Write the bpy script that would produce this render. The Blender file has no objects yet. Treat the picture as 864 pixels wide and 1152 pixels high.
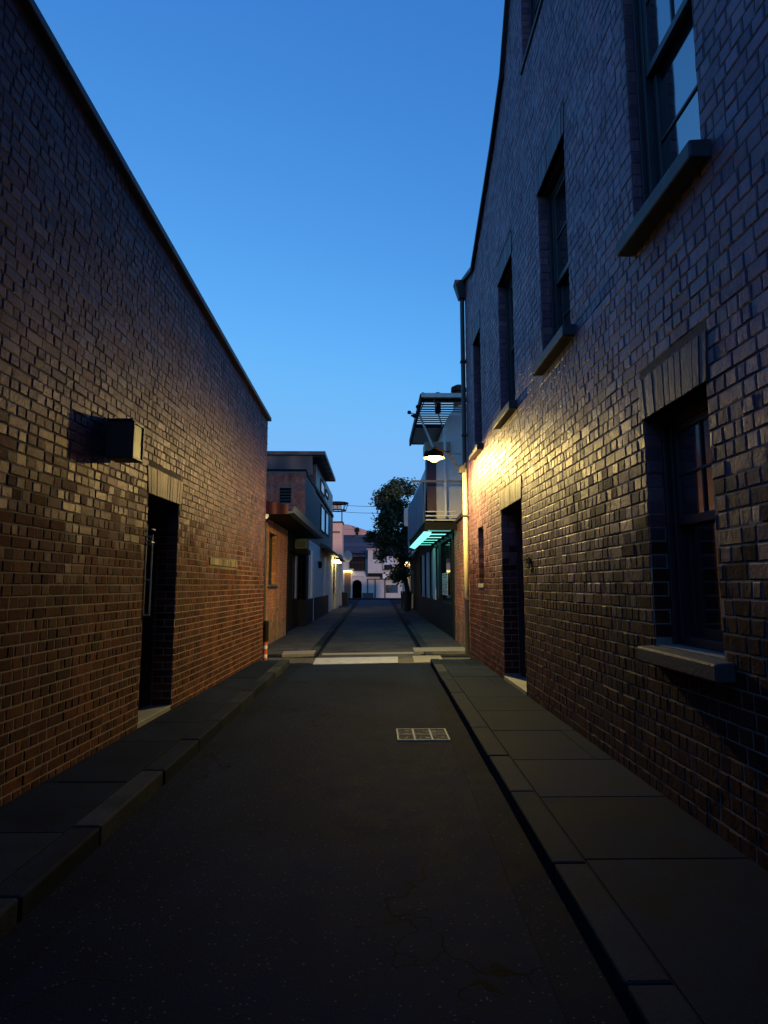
import bpy, math, random
from mathutils import Vector
R = math.radians
rnd = random.Random(7)
sc = bpy.context.scene
col = sc.collection
# ------------------------------------------------------------ camera
EYE = 1.5
FPX = 680.0
TH = math.atan(82/FPX); PS = R(0.84)
cam_d = bpy.data.cameras.new("camera"); cam = bpy.data.objects.new("camera", cam_d); col.objects.link(cam)
cam.location = (0, 0, EYE)
cam.rotation_euler = (math.pi/2 + TH, 0, -PS)
cam_d.sensor_fit = 'HORIZONTAL'; cam_d.sensor_width = 36; cam_d.lens = 36*FPX/864
cam_d.clip_start = 0.05; cam_d.clip_end = 2000
sc.camera = cam
_Fh = Vector((math.sin(PS), math.cos(PS), 0)); _Z = Vector((0, 0, 1))
_F = math.cos(TH)*_Fh + math.sin(TH)*_Z
_U = -math.sin(TH)*_Fh + math.cos(TH)*_Z
_R = Vector((math.cos(PS), -math.sin(PS), 0))
def ray(px, py): return (px-432)/FPX*_R - (py-576)/FPX*_U + _F
def G(px, py, z=0.0):                       # point on the ground
    d = ray(px, py); t = (z-EYE)/d.z
    return Vector((d.x*t, d.y*t, z))
def D(Y, px, py):                           # point on the vertical plane y = Y -> (x, z)
    d = ray(px, py); t = Y/d.y
    return d.x*t, EYE + d.z*t
def S(X, px, py):                           # point on the vertical plane x = X -> (y, z)
    d = ray(px, py); t = X/d.x
    return d.y*t, EYE + d.z*t

# ------------------------------------------------------------ frames
class Frame:
    """vertical wall plane: origin at y=0, u runs down the street, n points into the street"""
    def __init__(s, a, b, side):
        s.d = Vector((b.x-a.x, b.y-a.y, 0)).normalized()
        s.n = Vector((-s.d.y, s.d.x, 0))
        if s.n.x*side > 0: s.n = -s.n         # side +1 : wall on the right -> n to the left
        t = -a.y/s.d.y
        s.o = Vector((a.x + s.d.x*t, 0, 0))
    def w(s, u, n, z): return s.o + s.d*u + s.n*n + Vector((0, 0, z))
    def px(s, x, y):
        c = Vector((0, 0, EYE)); r = ray(x, y)
        t = (s.o-c).dot(s.n)/r.dot(s.n); p = c + r*t
        return (p-s.o).dot(s.d), p.z
class World:
    def w(s, u, n, z): return Vector((u, n, z))
WF = World()
LF = Frame(G(0, 927), G(296, 746), -1)
RF = Frame(G(864, 1005), G(530, 742.6), 1)

# ------------------------------------------------------------ mesh builder
class MB:
    def __init__(s, f=WF): s.f = f; s.v = []; s.q = []; s.m = []; s.c = []
    def face(s, pts, mi=0, c=(0.5, 0.5, 0.5)):
        i = len(s.v); s.v += [Vector(p) for p in pts]; s.q.append(tuple(range(i, i+len(pts)))); s.m.append(mi); s.c.append(c)
    def solid(s, P, faces, mi=0, c=(0.5, 0.5, 0.5)):
        i = len(s.v); s.v += [Vector(p) for p in P]
        for f in faces: s.q.append(tuple(i+k for k in f)); s.m.append(mi); s.c.append(c)
    def box(s, u0, u1, n0, n1, z0, z1, mi=0, c=(0.5, 0.5, 0.5), f=None):
        f = f or s.f
        if u0 > u1: u0, u1 = u1, u0
        if n0 > n1: n0, n1 = n1, n0
        P = [f.w(u, n, z) for z in (z0, z1) for (u, n) in ((u0, n0), (u1, n0), (u1, n1), (u0, n1))]
        s.solid(P, [(0, 3, 2, 1), (4, 5, 6, 7), (0, 1, 5, 4), (1, 2, 6, 5), (2, 3, 7, 6), (3, 0, 4, 7)], mi, c)
        return s
    def prism(s, poly, n0, n1, axis='n', mi=0, c=(0.5, 0.5, 0.5)):
        """poly extruded; axis n: poly in (u,z); axis z: poly in (u,n); axis u: poly in (n,z)"""
        k = len(poly)
        def W(a, b, t):
            return {'n': lambda: s.f.w(a, t, b), 'z': lambda: s.f.w(a, b, t), 'u': lambda: s.f.w(t, a, b)}[axis]()
        P = [W(a, b, n0) for a, b in poly] + [W(a, b, n1) for a, b in poly]
        F = [tuple(range(k))[::-1], tuple(range(k, 2*k))] + [(i, (i+1) % k, k+(i+1) % k, k+i) for i in range(k)]
        s.solid(P, F, mi, c); return s
    def hull8(s, P, mi=0, c=(0.5, 0.5, 0.5)):
        s.solid(P, [(0, 3, 2, 1), (4, 5, 6, 7), (0, 1, 5, 4), (1, 2, 6, 5), (2, 3, 7, 6), (3, 0, 4, 7)], mi, c); return s
    def tube(s, pts, r, n=8, mi=0, r2=None):
        pts = [Vector(p) for p in pts]; rings = []
        for i, p in enumerate(pts):
            d = (pts[min(i+1, len(pts)-1)] - pts[max(i-1, 0)]).normalized()
            a = d.orthogonal().normalized() if i == 0 else (a - d*a.dot(d)).normalized()
            b = d.cross(a)
            rr = r if r2 is None else r + (r2-r)*i/(len(pts)-1)
            rings.append([p + (a*math.cos(t) + b*math.sin(t))*rr for t in [2*math.pi*k/n for k in range(n)]])
        i0 = len(s.v)
        for ring in rings: s.v += ring
        for j in range(len(rings)-1):
            for k in range(n):
                s.q.append((i0+j*n+k, i0+j*n+(k+1) % n, i0+(j+1)*n+(k+1) % n, i0+(j+1)*n+k)); s.m.append(mi); s.c.append((.5, .5, .5))
        s.q.append(tuple(i0+k for k in range(n))[::-1]); s.m.append(mi); s.c.append((.5, .5, .5))
        j = len(rings)-1
        s.q.append(tuple(i0+j*n+k for k in range(n))); s.m.append(mi); s.c.append((.5, .5, .5))
        return s
    def lathe(s, c, prof, n=24, ax=None, mi=0, close=False):
        """profile (r, h) turned round an axis through c"""
        ax = (ax or Vector((0, 0, 1))).normalized(); a = ax.orthogonal().normalized(); b = ax.cross(a); c = Vector(c)
        i0 = len(s.v)
        for r, h in prof:
            for k in range(n):
                t = 2*math.pi*k/n
                s.v.append(c + ax*h + (a*math.cos(t)+b*math.sin(t))*max(r, 1e-4))
        m = len(prof)
        for j in range(m if close else m-1):
            for k in range(n):
                j2 = (j+1) % m
                s.q.append((i0+j*n+k, i0+j*n+(k+1) % n, i0+j2*n+(k+1) % n, i0+j2*n+k)); s.m.append(mi); s.c.append((.5, .5, .5))
        return s

def mesh_obj(name, mb, mats, parent=None, bevel=0, smooth=False):
    if not isinstance(mats, (list, tuple)): mats = [mats]
    off = Vector((0, 0, 0)); p = parent
    while p is not None: off += Vector(p.location); p = p.parent
    if parent is None: off = mb.v[0]*0
    me = bpy.data.meshes.new(name)
    me.from_pydata([tuple(v-off) for v in mb.v], [], mb.q)
    for m in mats: me.materials.append(m)
    me.polygons.foreach_set('material_index', mb.m)
    if smooth: me.polygons.foreach_set('use_smooth', [True]*len(mb.q))
    uv = me.uv_layers.new(name='UVMap'); at = me.color_attributes.new('bk', 'FLOAT_COLOR', 'CORNER')
    me.update()
    uvs = []; cs = []
    for fi, f in enumerate(mb.q):
        P = [mb.v[i] for i in f]; nn = me.polygons[fi].normal; c = mb.c[fi]
        if abs(nn.z) > 0.75:
            q = [(v.x, v.y) for v in P]
        else:
            t = Vector((-nn.y, nn.x, 0)).normalized()
            if t.y < 0 or (abs(t.y) < 1e-3 and t.x < 0): t = -t
            q = [(v.dot(t), v.z) for v in P]
        for a in q: uvs += a; cs += [c[0], c[1], c[2], 1.0]
    uv.data.foreach_set('uv', uvs); at.data.foreach_set('color', cs)
    o = bpy.data.objects.new(name, me); col.objects.link(o)
    if parent is not None: o.parent = parent
    if bevel:
        b = o.modifiers.new('bevel', 'BEVEL'); b.width = bevel; b.segments = 2; b.limit_method = 'ANGLE'
    return o
def thing(name, label, cat, loc, group=None):
    o = bpy.data.objects.new(name, None); o.empty_display_size = 0.2; col.objects.link(o)
    o.location = loc; o['label'] = label; o['category'] = cat
    if group: o['group'] = group
    return o
def tag(o, label, cat, group=None):
    o['label'] = label; o['category'] = cat
    if group: o['group'] = group
    return o
def struct(name, mb, m, bevel=0):
    o = mesh_obj(name, mb, m, None, bevel); o['kind'] = 'structure'; return o

# ------------------------------------------------------------ materials
class NT:
    def __init__(s, name):
        s.mat = bpy.data.materials.new(name); s.mat.use_nodes = True; s.t = s.mat.node_tree; s.t.nodes.clear()
        s.out = s.n('ShaderNodeOutputMaterial'); s.b = s.n('ShaderNodeBsdfPrincipled'); s.l(s.b.outputs[0], s.out.inputs[0])
    def n(s, k, **kw):
        x = s.t.nodes.new(k)
        for a, v in kw.items():
            if hasattr(x, a): setattr(x, a, v)
            else: x.inputs[a.replace('_', ' ')].default_value = v
        return x
    def l(s, a, b): s.t.links.new(a, b)
    def mix(s, f, a, b, mode='MIX'):
        m = s.t.nodes.new('ShaderNodeMix'); m.data_type = 'RGBA'; m.blend_type = mode
        for i, v in ((0, f), (6, a), (7, b)):
            if isinstance(v, bpy.types.NodeSocket): s.l(v, m.inputs[i])
            else: m.inputs[i].default_value = v if i == 0 else (*v, 1)
        return m.outputs[2]
    def math(s, op, a, b=0.0, c=0.0, clamp=False):
        m = s.t.nodes.new('ShaderNodeMath'); m.operation = op; m.use_clamp = clamp
        for i, v in enumerate((a, b, c)):
            if isinstance(v, bpy.types.NodeSocket): s.l(v, m.inputs[i])
            else: m.inputs[i].default_value = v
        return m.outputs[0]
    def noise(s, vec, scale, detail=4, rough=.6, dist=0.0):
        x = s.n('ShaderNodeTexNoise'); x.inputs['Scale'].default_value = scale; x.inputs['Detail'].default_value = detail
        x.inputs['Roughness'].default_value = rough; x.inputs['Distortion'].default_value = dist
        if vec is not None: s.l(vec, x.inputs['Vector'])
        return x.outputs['Fac']
    def ramp(s, f, stops):
        r = s.t.nodes.new('ShaderNodeValToRGB'); e = r.color_ramp.elements
        while len(e) < len(stops): e.new(0.5)
        for i, (p, c) in enumerate(stops):
            e[i].position = p; e[i].color = (*c, 1) if len(c) == 3 else c
        s.l(f, r.inputs[0]); return r.outputs[0]
    def pos(s): return s.n('ShaderNodeNewGeometry').outputs['Position']
    def bump(s, h, strength, dist):
        b = s.n('ShaderNodeBump'); b.inputs['Strength'].default_value = strength; b.inputs['Distance'].default_value = dist
        s.l(h, b.inputs['Height']); s.l(b.outputs[0], s.b.inputs['Normal'])
        return b
    def set(s, **kw):
        for a, v in kw.items():
            i = s.b.inputs[a.replace('_', ' ')]
            if isinstance(v, bpy.types.NodeSocket): s.l(v, i)
            else: i.default_value = (*v, 1) if isinstance(v, tuple) else v
        return s

def plain(name, c, rough=.6, metal=0.0, var=.35, scale=6.0, bump=.15, spec=.5):
    """painted / rendered / stone surface with dirt and fine relief"""
    t = NT(name); P = t.pos()
    a = t.noise(P, scale, 5, .65); b = t.noise(P, scale*9, 3, .6)
    k = t.math('ADD', t.math('MULTIPLY', a, .7), t.math('MULTIPLY', b, .3))
    cc = t.ramp(k, [(.3, tuple(x*(1-var) for x in c)), (.55, c), (.8, tuple(min(1, x*(1+var*.6)) for x in c))])
    t.set(Base_Color=cc, Roughness=t.math('ADD', t.math('MULTIPLY', a, .3), rough-.15, clamp=True), Metallic=metal, Specular_IOR_Level=spec)
    if bump: t.bump(b, bump, .01)
    return t.mat

def brick_mat(name, cols, low_cols, zlo=1.3, zhi=2.6, rough=.55, spec=.6):
    """brick faces: each brick carries its own random tone; upper courses tan/brown, lower courses redder"""
    t = NT(name); P = t.pos()
    a = t.n('ShaderNodeVertexColor'); a.layer_name = 'bk'
    sp = t.n('ShaderNodeSeparateColor'); t.l(a.outputs[0], sp.inputs[0])
    c1 = t.ramp(sp.outputs[0], [(i/(len(cols)-1), c) for i, c in enumerate(cols)])
    c2 = t.ramp(sp.outputs[0], [(i/(len(low_cols)-1), c) for i, c in enumerate(low_cols)])
    px = t.n('ShaderNodeSeparateXYZ'); t.l(P, px.inputs[0])
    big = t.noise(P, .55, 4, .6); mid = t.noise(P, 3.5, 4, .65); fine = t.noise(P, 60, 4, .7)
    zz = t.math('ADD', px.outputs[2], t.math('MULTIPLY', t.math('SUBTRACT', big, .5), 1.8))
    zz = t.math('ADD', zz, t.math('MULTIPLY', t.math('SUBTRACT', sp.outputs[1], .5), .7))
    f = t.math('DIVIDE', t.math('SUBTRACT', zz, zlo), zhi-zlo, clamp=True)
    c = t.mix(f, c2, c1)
    stain = t.ramp(mid, [(.3, (.45, .42, .42)), (.6, (1, 1, 1))])
    c = t.mix(.75, c, stain, 'MULTIPLY')
    mp = t.n('ShaderNodeMapping'); mp.inputs['Scale'].default_value = (1.6, 1.6, .22); t.l(P, mp.inputs[0])
    strk = t.ramp(t.noise(mp.outputs[0], 1.6, 5, .65), [(.36, (.42, .40, .42)), (.58, (1, 1, 1)), (.8, (1.25, 1.22, 1.2))])
    c = t.mix(.8, c, strk, 'MULTIPLY')
    gr = t.ramp(fine, [(.3, (.6, .58, .56)), (.7, (1.15, 1.15, 1.15))])
    c = t.mix(.8, c, gr, 'MULTIPLY')
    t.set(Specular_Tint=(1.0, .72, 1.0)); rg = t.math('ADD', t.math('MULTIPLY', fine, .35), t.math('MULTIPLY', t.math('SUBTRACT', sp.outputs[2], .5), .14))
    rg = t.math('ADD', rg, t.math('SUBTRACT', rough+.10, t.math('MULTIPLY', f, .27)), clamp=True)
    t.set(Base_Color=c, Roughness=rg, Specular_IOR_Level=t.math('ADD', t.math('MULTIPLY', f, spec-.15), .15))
    h = t.math('ADD', t.math('MULTIPLY', fine, .5), t.noise(P, 18, 3, .6))
    t.bump(h, .5, .010)
    return t.mat
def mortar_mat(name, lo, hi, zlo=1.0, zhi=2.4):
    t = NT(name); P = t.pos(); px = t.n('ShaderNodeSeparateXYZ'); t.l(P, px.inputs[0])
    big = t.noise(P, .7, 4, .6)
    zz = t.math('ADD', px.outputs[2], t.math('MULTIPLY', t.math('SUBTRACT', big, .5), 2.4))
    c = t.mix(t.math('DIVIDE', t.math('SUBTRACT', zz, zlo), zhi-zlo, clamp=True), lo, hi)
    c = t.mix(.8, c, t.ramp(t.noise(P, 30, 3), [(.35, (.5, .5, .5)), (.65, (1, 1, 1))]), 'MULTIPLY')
    t.set(Base_Color=c, Roughness=.9); t.bump(t.noise(P, 150, 2), .5, .006)
    return t.mat
def asphalt_mat(name, base, warm=(1, 1, 1)):
    t = NT(name); P = t.pos()
    v = t.n('ShaderNodeTexVoronoi'); v.inputs['Scale'].default_value = 85; t.l(P, v.inputs['Vector'])
    big = t.noise(P, .6, 5, .6, .6); mid = t.noise(P, 4, 5, .7); fin = t.noise(P, 130, 3, .7)
    c = t.ramp(big, [(.3, tuple(base*.6*w for w in warm)), (.7, tuple(base*1.25*w for w in warm))])
    c = t.mix(.7, c, t.ramp(mid, [(.3, (.6, .6, .6)), (.7, (1.2, 1.2, 1.2))]), 'MULTIPLY')
    sc_ = t.n('ShaderNodeSeparateColor'); t.l(v.outputs['Color'], sc_.inputs[0])
    stone = t.math('GREATER_THAN', sc_.outputs[0], .965)  # pale stone flecks, also painting in the asphalt's glossy sparkle
    sparkle = t.math('MULTIPLY', stone, t.math('LESS_THAN', v.outputs['Distance'], .42))
    c = t.mix(sparkle, c, (.06, .062, .066))
    c = t.mix(.8, c, t.ramp(fin, [(.3, (.55, .55, .55)), (.7, (1.3, 1.3, 1.3))]), 'MULTIPLY')
    t.set(Base_Color=c, Roughness=t.math('ADD', t.math('MULTIPLY', mid, .25), .74), Specular_IOR_Level=.05)
    ck = t.n('ShaderNodeTexVoronoi'); ck.feature = 'DISTANCE_TO_EDGE'; ck.inputs['Scale'].default_value = .9
    dv = t.n('ShaderNodeVectorMath'); dv.operation = 'ADD'; nz = t.n('ShaderNodeTexNoise'); nz.inputs['Scale'].default_value = 3; t.l(P, nz.inputs['Vector'])
    t.l(P, dv.inputs[0]); t.l(nz.outputs['Color'], dv.inputs[1]); t.l(dv.outputs[0], ck.inputs['Vector'])
    crack = t.math('MULTIPLY', t.math('LESS_THAN', ck.outputs['Distance'], .009), t.math('GREATER_THAN', t.noise(P, .5, 2), .52))
    c = t.mix(t.math('MULTIPLY', crack, .85), c, (.002, .002, .002)); t.set(Base_Color=c)
    h = t.math('ADD', t.math('MULTIPLY', crack, -3.0), t.math('MULTIPLY', v.outputs['Distance'], -.3)); h = t.math('ADD', h, t.math('MULTIPLY', v.outputs['Distance'], -.01)); h = t.math('ADD', t.math('MULTIPLY', h, 1.0), t.math('MULTIPLY', fin, .6))
    t.bump(h, .45, .008)
    return t.mat
def slab_mat(name, cols, rough=.75):
    t = NT(name); P = t.pos(); a = t.n('ShaderNodeVertexColor'); a.layer_name = 'bk'
    sp = t.n('ShaderNodeSeparateColor'); t.l(a.outputs[0], sp.inputs[0])
    c = t.ramp(sp.outputs[0], [(i/(len(cols)-1), q) for i, q in enumerate(cols)])
    mid = t.noise(P, 3, 6, .7, .4); fin = t.noise(P, 110, 3, .7)
    c = t.mix(.8, c, t.ramp(mid, [(.32, (.35, .35, .37)), (.5, (.9, .9, .9)), (.68, (1.35, 1.33, 1.3))]), 'MULTIPLY')
    c = t.mix(.7, c, t.ramp(fin, [(.3, (.6, .6, .6)), (.7, (1.2, 1.2, 1.2))]), 'MULTIPLY')
    t.set(Base_Color=c, Roughness=t.math('ADD', t.math('MULTIPLY', mid, .3), rough-.1), Specular_IOR_Level=.05)
    t.bump(t.math('ADD', fin, t.math('MULTIPLY', mid, 1.5)), .5, .008)
    return t.mat
def ribbed(name, c, pitch=.2, rough=.5, metal=.3):
    t = NT(name); uv = t.n('ShaderNodeUVMap'); sx = t.n('ShaderNodeSeparateXYZ'); t.l(uv.outputs[0], sx.inputs[0])
    w = t.math('SINE', t.math('MULTIPLY', sx.outputs[0], 2*math.pi/pitch))
    P = t.pos(); a = t.noise(P, 2, 5)
    cc = t.ramp(a, [(.3, tuple(x*.7 for x in c)), (.7, tuple(x*1.15 for x in c))])
    t.set(Base_Color=cc, Roughness=rough, Metallic=metal); t.bump(w, .7, .02)
    return t.mat
def tiles(name, c):
    t = NT(name); uv = t.n('ShaderNodeUVMap'); b = t.n('ShaderNodeTexBrick'); t.l(uv.outputs[0], b.inputs['Vector'])
    b.inputs['Scale'].default_value = 1; b.inputs['Brick Width'].default_value = .3; b.inputs['Row Height'].default_value = .22
    b.inputs['Mortar Size'].default_value = .012
    for i, k in (('Color1', .8), ('Color2', 1.2), ('Mortar', .4)): b.inputs[i].default_value = (*[x*k for x in c], 1)
    t.set(Base_Color=b.outputs[0], Roughness=.7); t.bump(b.outputs['Fac'], -.5, .02)
    return t.mat
def glass_mat(name, c=(.008, .01, .014), rough=.04, ior=1.9):
    t = NT(name); P = t.pos(); n = t.noise(P, 1.3, 2)
    t.set(Base_Color=c, Roughness=t.math('ADD', t.math('MULTIPLY', t.noise(P, 5, 5), .06), rough), IOR=ior, Specular_IOR_Level=.8)
    t.bump(n, .12, .02); return t.mat
def emit(name, c, s, base=(.5, .5, .5)):
    t = NT(name); t.set(Base_Color=base, Emission_Color=c, Emission_Strength=s, Roughness=.4); return t.mat
def leaf_mat(name, c):
    t = NT(name); P = t.pos(); n = t.noise(P, 1.2, 3); a = t.n('ShaderNodeVertexColor'); a.layer_name = 'bk'
    sp = t.n('ShaderNodeSeparateColor'); t.l(a.outputs[0], sp.inputs[0])
    cc = t.ramp(sp.outputs[0], [(0, tuple(x*.6 for x in c)), (1, tuple(x*1.5 for x in c))])
    t.set(Base_Color=t.mix(.5, cc, t.ramp(n, [(.3, (.5, .5, .5)), (.7, (1.2, 1.2, 1.0))]), 'MULTIPLY'), Roughness=.6); return t.mat

M = {}
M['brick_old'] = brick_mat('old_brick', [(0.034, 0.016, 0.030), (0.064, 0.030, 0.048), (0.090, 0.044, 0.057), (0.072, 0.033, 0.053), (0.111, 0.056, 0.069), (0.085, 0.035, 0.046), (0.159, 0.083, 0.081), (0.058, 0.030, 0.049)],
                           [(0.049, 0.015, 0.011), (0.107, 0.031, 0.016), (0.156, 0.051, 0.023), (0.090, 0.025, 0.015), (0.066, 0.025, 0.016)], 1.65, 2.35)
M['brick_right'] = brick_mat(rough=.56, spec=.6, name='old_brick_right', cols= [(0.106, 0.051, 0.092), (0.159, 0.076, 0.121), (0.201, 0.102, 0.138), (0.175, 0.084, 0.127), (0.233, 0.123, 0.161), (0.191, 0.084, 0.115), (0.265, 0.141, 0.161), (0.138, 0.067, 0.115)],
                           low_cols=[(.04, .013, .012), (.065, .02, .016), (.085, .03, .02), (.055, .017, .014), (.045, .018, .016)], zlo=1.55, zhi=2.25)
_rc = [(.55, .12, .07), (.65, .17, .09), (.7, .22, .13), (.6, .14, .08)]
M['brick_red'] = brick_mat('red_brick', _rc, _rc, spec=.2)
M['brick_low'] = brick_mat('orange_brick', [(.55, .2, .08), (.62, .26, .11), (.68, .32, .15), (.58, .22, .09)],
                           [(.34, .2, .12), (.4, .25, .16), (.45, .3, .2), (.36, .2, .12)], .4, .9)
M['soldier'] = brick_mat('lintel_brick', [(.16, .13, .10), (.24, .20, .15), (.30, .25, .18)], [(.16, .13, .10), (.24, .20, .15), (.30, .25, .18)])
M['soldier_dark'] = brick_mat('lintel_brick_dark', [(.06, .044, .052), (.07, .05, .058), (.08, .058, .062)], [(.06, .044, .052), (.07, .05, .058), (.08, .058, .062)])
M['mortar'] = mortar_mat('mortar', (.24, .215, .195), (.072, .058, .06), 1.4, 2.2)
M['mortar_mid'] = mortar_mat('mortar_mid', (.2, .18, .16), (.2, .18, .16))
M['asphalt'] = asphalt_mat('asphalt', .0125, (.5, .85, 2.2))
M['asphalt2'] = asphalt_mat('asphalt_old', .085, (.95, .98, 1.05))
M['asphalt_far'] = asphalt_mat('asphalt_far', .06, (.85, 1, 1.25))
M['gutter'] = asphalt_mat('gutter', .009, (.55, .95, 2.2))
M['ground'] = asphalt_mat('ground', .06)
M['slab'] = slab_mat('paving', [(.0055, .010, .022), (.008, .0135, .028), (.012, .018, .035), (.05, .056, .068)])
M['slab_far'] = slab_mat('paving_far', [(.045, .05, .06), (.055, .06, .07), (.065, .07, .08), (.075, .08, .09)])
M['kerb'] = slab_mat('kerbstone', [(.008, .013, .025), (.012, .0175, .031), (.042, .047, .056)])
M['white_line'] = plain('road_paint', (.27, .30, .36), .6, var=.55, scale=7, bump=.3)
M['pale_stone'] = plain('pale_stone', (.17, .17, .16), .7, var=.3, scale=8, bump=.3)
M['sill'] = plain('sill_stone', (.03, .033, .045), .6, var=.35, scale=7, bump=.35)
M['coping'] = plain('coping', (.10, .095, .10), .5, var=.3, scale=4, bump=.3)
M['coping_dark'] = plain('coping_dark', (.02, .02, .024), .6, var=.3, scale=4)
M['frame'] = plain('window_paint', (.022, .024, .034), .45, var=.3, scale=8, bump=.1)
M['door'] = plain('door_paint', (.016, .018, .028), .5, var=.3, scale=6, bump=.15)
M['iron'] = plain('iron', (.02, .02, .022), .5, .3, .3, 12)
M['pipe'] = plain('pipe_paint', (.42, .36, .24), .5, 0, .3, 6)
M['pipe_dark'] = plain('pipe_dark', (.05, .045, .05), .5, 0, .3, 6)
M['steel'] = plain('steel', (.35, .35, .34), .4, .6, .25, 10)
M['glass'] = glass_mat('window_glass', ior=3.0)
M['glass_pale'] = glass_mat('window_glass_pale', (.35, .42, .5), .15, 1.5)
M['lampglass'] = glass_mat('lamp_lens', (.05, .05, .045), .45, 1.4)
M['brass'] = plain('worn_metal', (.42, .41, .36), .75, 0, .5, 30, spec=.15)
M['cast'] = plain('cast_iron', (.09, .085, .07), .45, .5, .6, 45, .5)
def tread_mat():
    t = NT('cast_tread'); P = t.pos(); mp = t.n('ShaderNodeMapping'); mp.inputs['Scale'].default_value = (16, 42, 1); t.l(P, mp.inputs[0])
    n = t.noise(mp.outputs[0], 1.0, 4, .6, .5)
    f = t.ramp(n, [(.57, (0, 0, 0)), (.63, (1, 1, 1))])
    t.set(Base_Color=t.mix(f, (.006, .006, .007), (.38, .37, .32)), Roughness=.8, Specular_IOR_Level=.1); t.bump(f, .6, .006); return t.mat
M['tread'] = tread_mat()
M['redroof'] = ribbed('red_fascia', (.07, .014, .012), .18, .5, .1)
M['gutter_grey'] = plain('gutter_metal', (.09, .12, .14), .5, .0, .2)
M['soffit'] = plain('soffit', (.05, .045, .045), .7)
M['clad'] = ribbed('dark_cladding', (.028, .034, .042), .16, .45, .3)
M['render_dark'] = plain('dark_render', (.055, .05, .058), .7, var=.2, scale=3)
M['render_white'] = plain('white_render', (.55, .57, .60), .7, var=.2, scale=3)
M['render_blue'] = plain('blue_grey_render', (.68, .66, .64), .7, var=.15, scale=1.5)
M['cream'] = plain('cream_render', (.62, .58, .44), .7, var=.2, scale=3)
M['plinth'] = plain('black_plinth', (.010, .012, .018), .7, var=.3, spec=.15)
M['peach'] = plain('peach_sunset_render', (.85, .50, .36), .8, var=.15, scale=2)  # sunset glow on the far walls put into the base colour
M['tile'] = tiles('slate_roof', (.055, .055, .07))
M['ptile'] = tiles('sunset_pink_roof', (.62, .36, .30))  # pink of the low sun painted into the tile colour
M['pinkwhite'] = plain('pinkish_render', (.50, .48, .46), .75, var=.15, scale=2)
M['wood'] = plain('brown_door', (.16, .07, .035), .5, var=.4, scale=8)
M['black'] = plain('black_paint', (.007, .007, .009), .7, spec=.15)
M['screen'] = ribbed('blue_screen', (.10, .16, .24), .12, .5, .2)
M['slat'] = plain('pale_slat', (.62, .62, .6), .6)
M['beige'] = plain('beige_panel', (.30, .26, .20), .6)
M['white'] = plain('white_paint', (.7, .7, .68), .5, var=.12)
M['paper'] = plain('poster_paper', (.62, .60, .58), .8, var=.1)
M['ink'] = plain('print', (.08, .07, .08), .8)
M['orange'] = plain('red_orange_paint', (.62, .12, .05), .5, var=.35, scale=25)
M['bin'] = plain('bin_plastic', (.02, .025, .025), .5)
M['bark'] = plain('bark', (.06, .045, .035), .9, var=.4, scale=14, bump=.6)
M['leaf'] = leaf_mat('leaves', (.035, .055, .022))
_t = NT('lamp_glass')      # clear glowing globe round the light source
_tr = _t.n('ShaderNodeBsdfTransparent'); _em = _t.n('ShaderNodeEmission'); _em.inputs['Color'].default_value = (1.0, .62, .22, 1); _em.inputs['Strength'].default_value = 4.0
_ad = _t.n('ShaderNodeAddShader'); _t.l(_tr.outputs[0], _ad.inputs[0]); _t.l(_em.outputs[0], _ad.inputs[1]); _t.l(_ad.outputs[0], _t.out.inputs[0])
M['lamp'] = _t.mat
M['shade'] = plain('lamp_shade', (.03, .02, .008), .9, 0.0, bump=0, spec=0.0)
M['teal'] = emit('teal_light', (.22, .95, .80), 1.5)
M['teal_dim'] = emit('teal_light_dim', (.25, .9, .8), .35)
M['yellow'] = emit('warm_light', (1.0, .74, .20), 14)
M['yellow2'] = emit('warm_light_small', (1.0, .62, .22), 7)
M['soffitlamp'] = emit('soffit_lamp', (1.0, .85, .45), .5)

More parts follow.
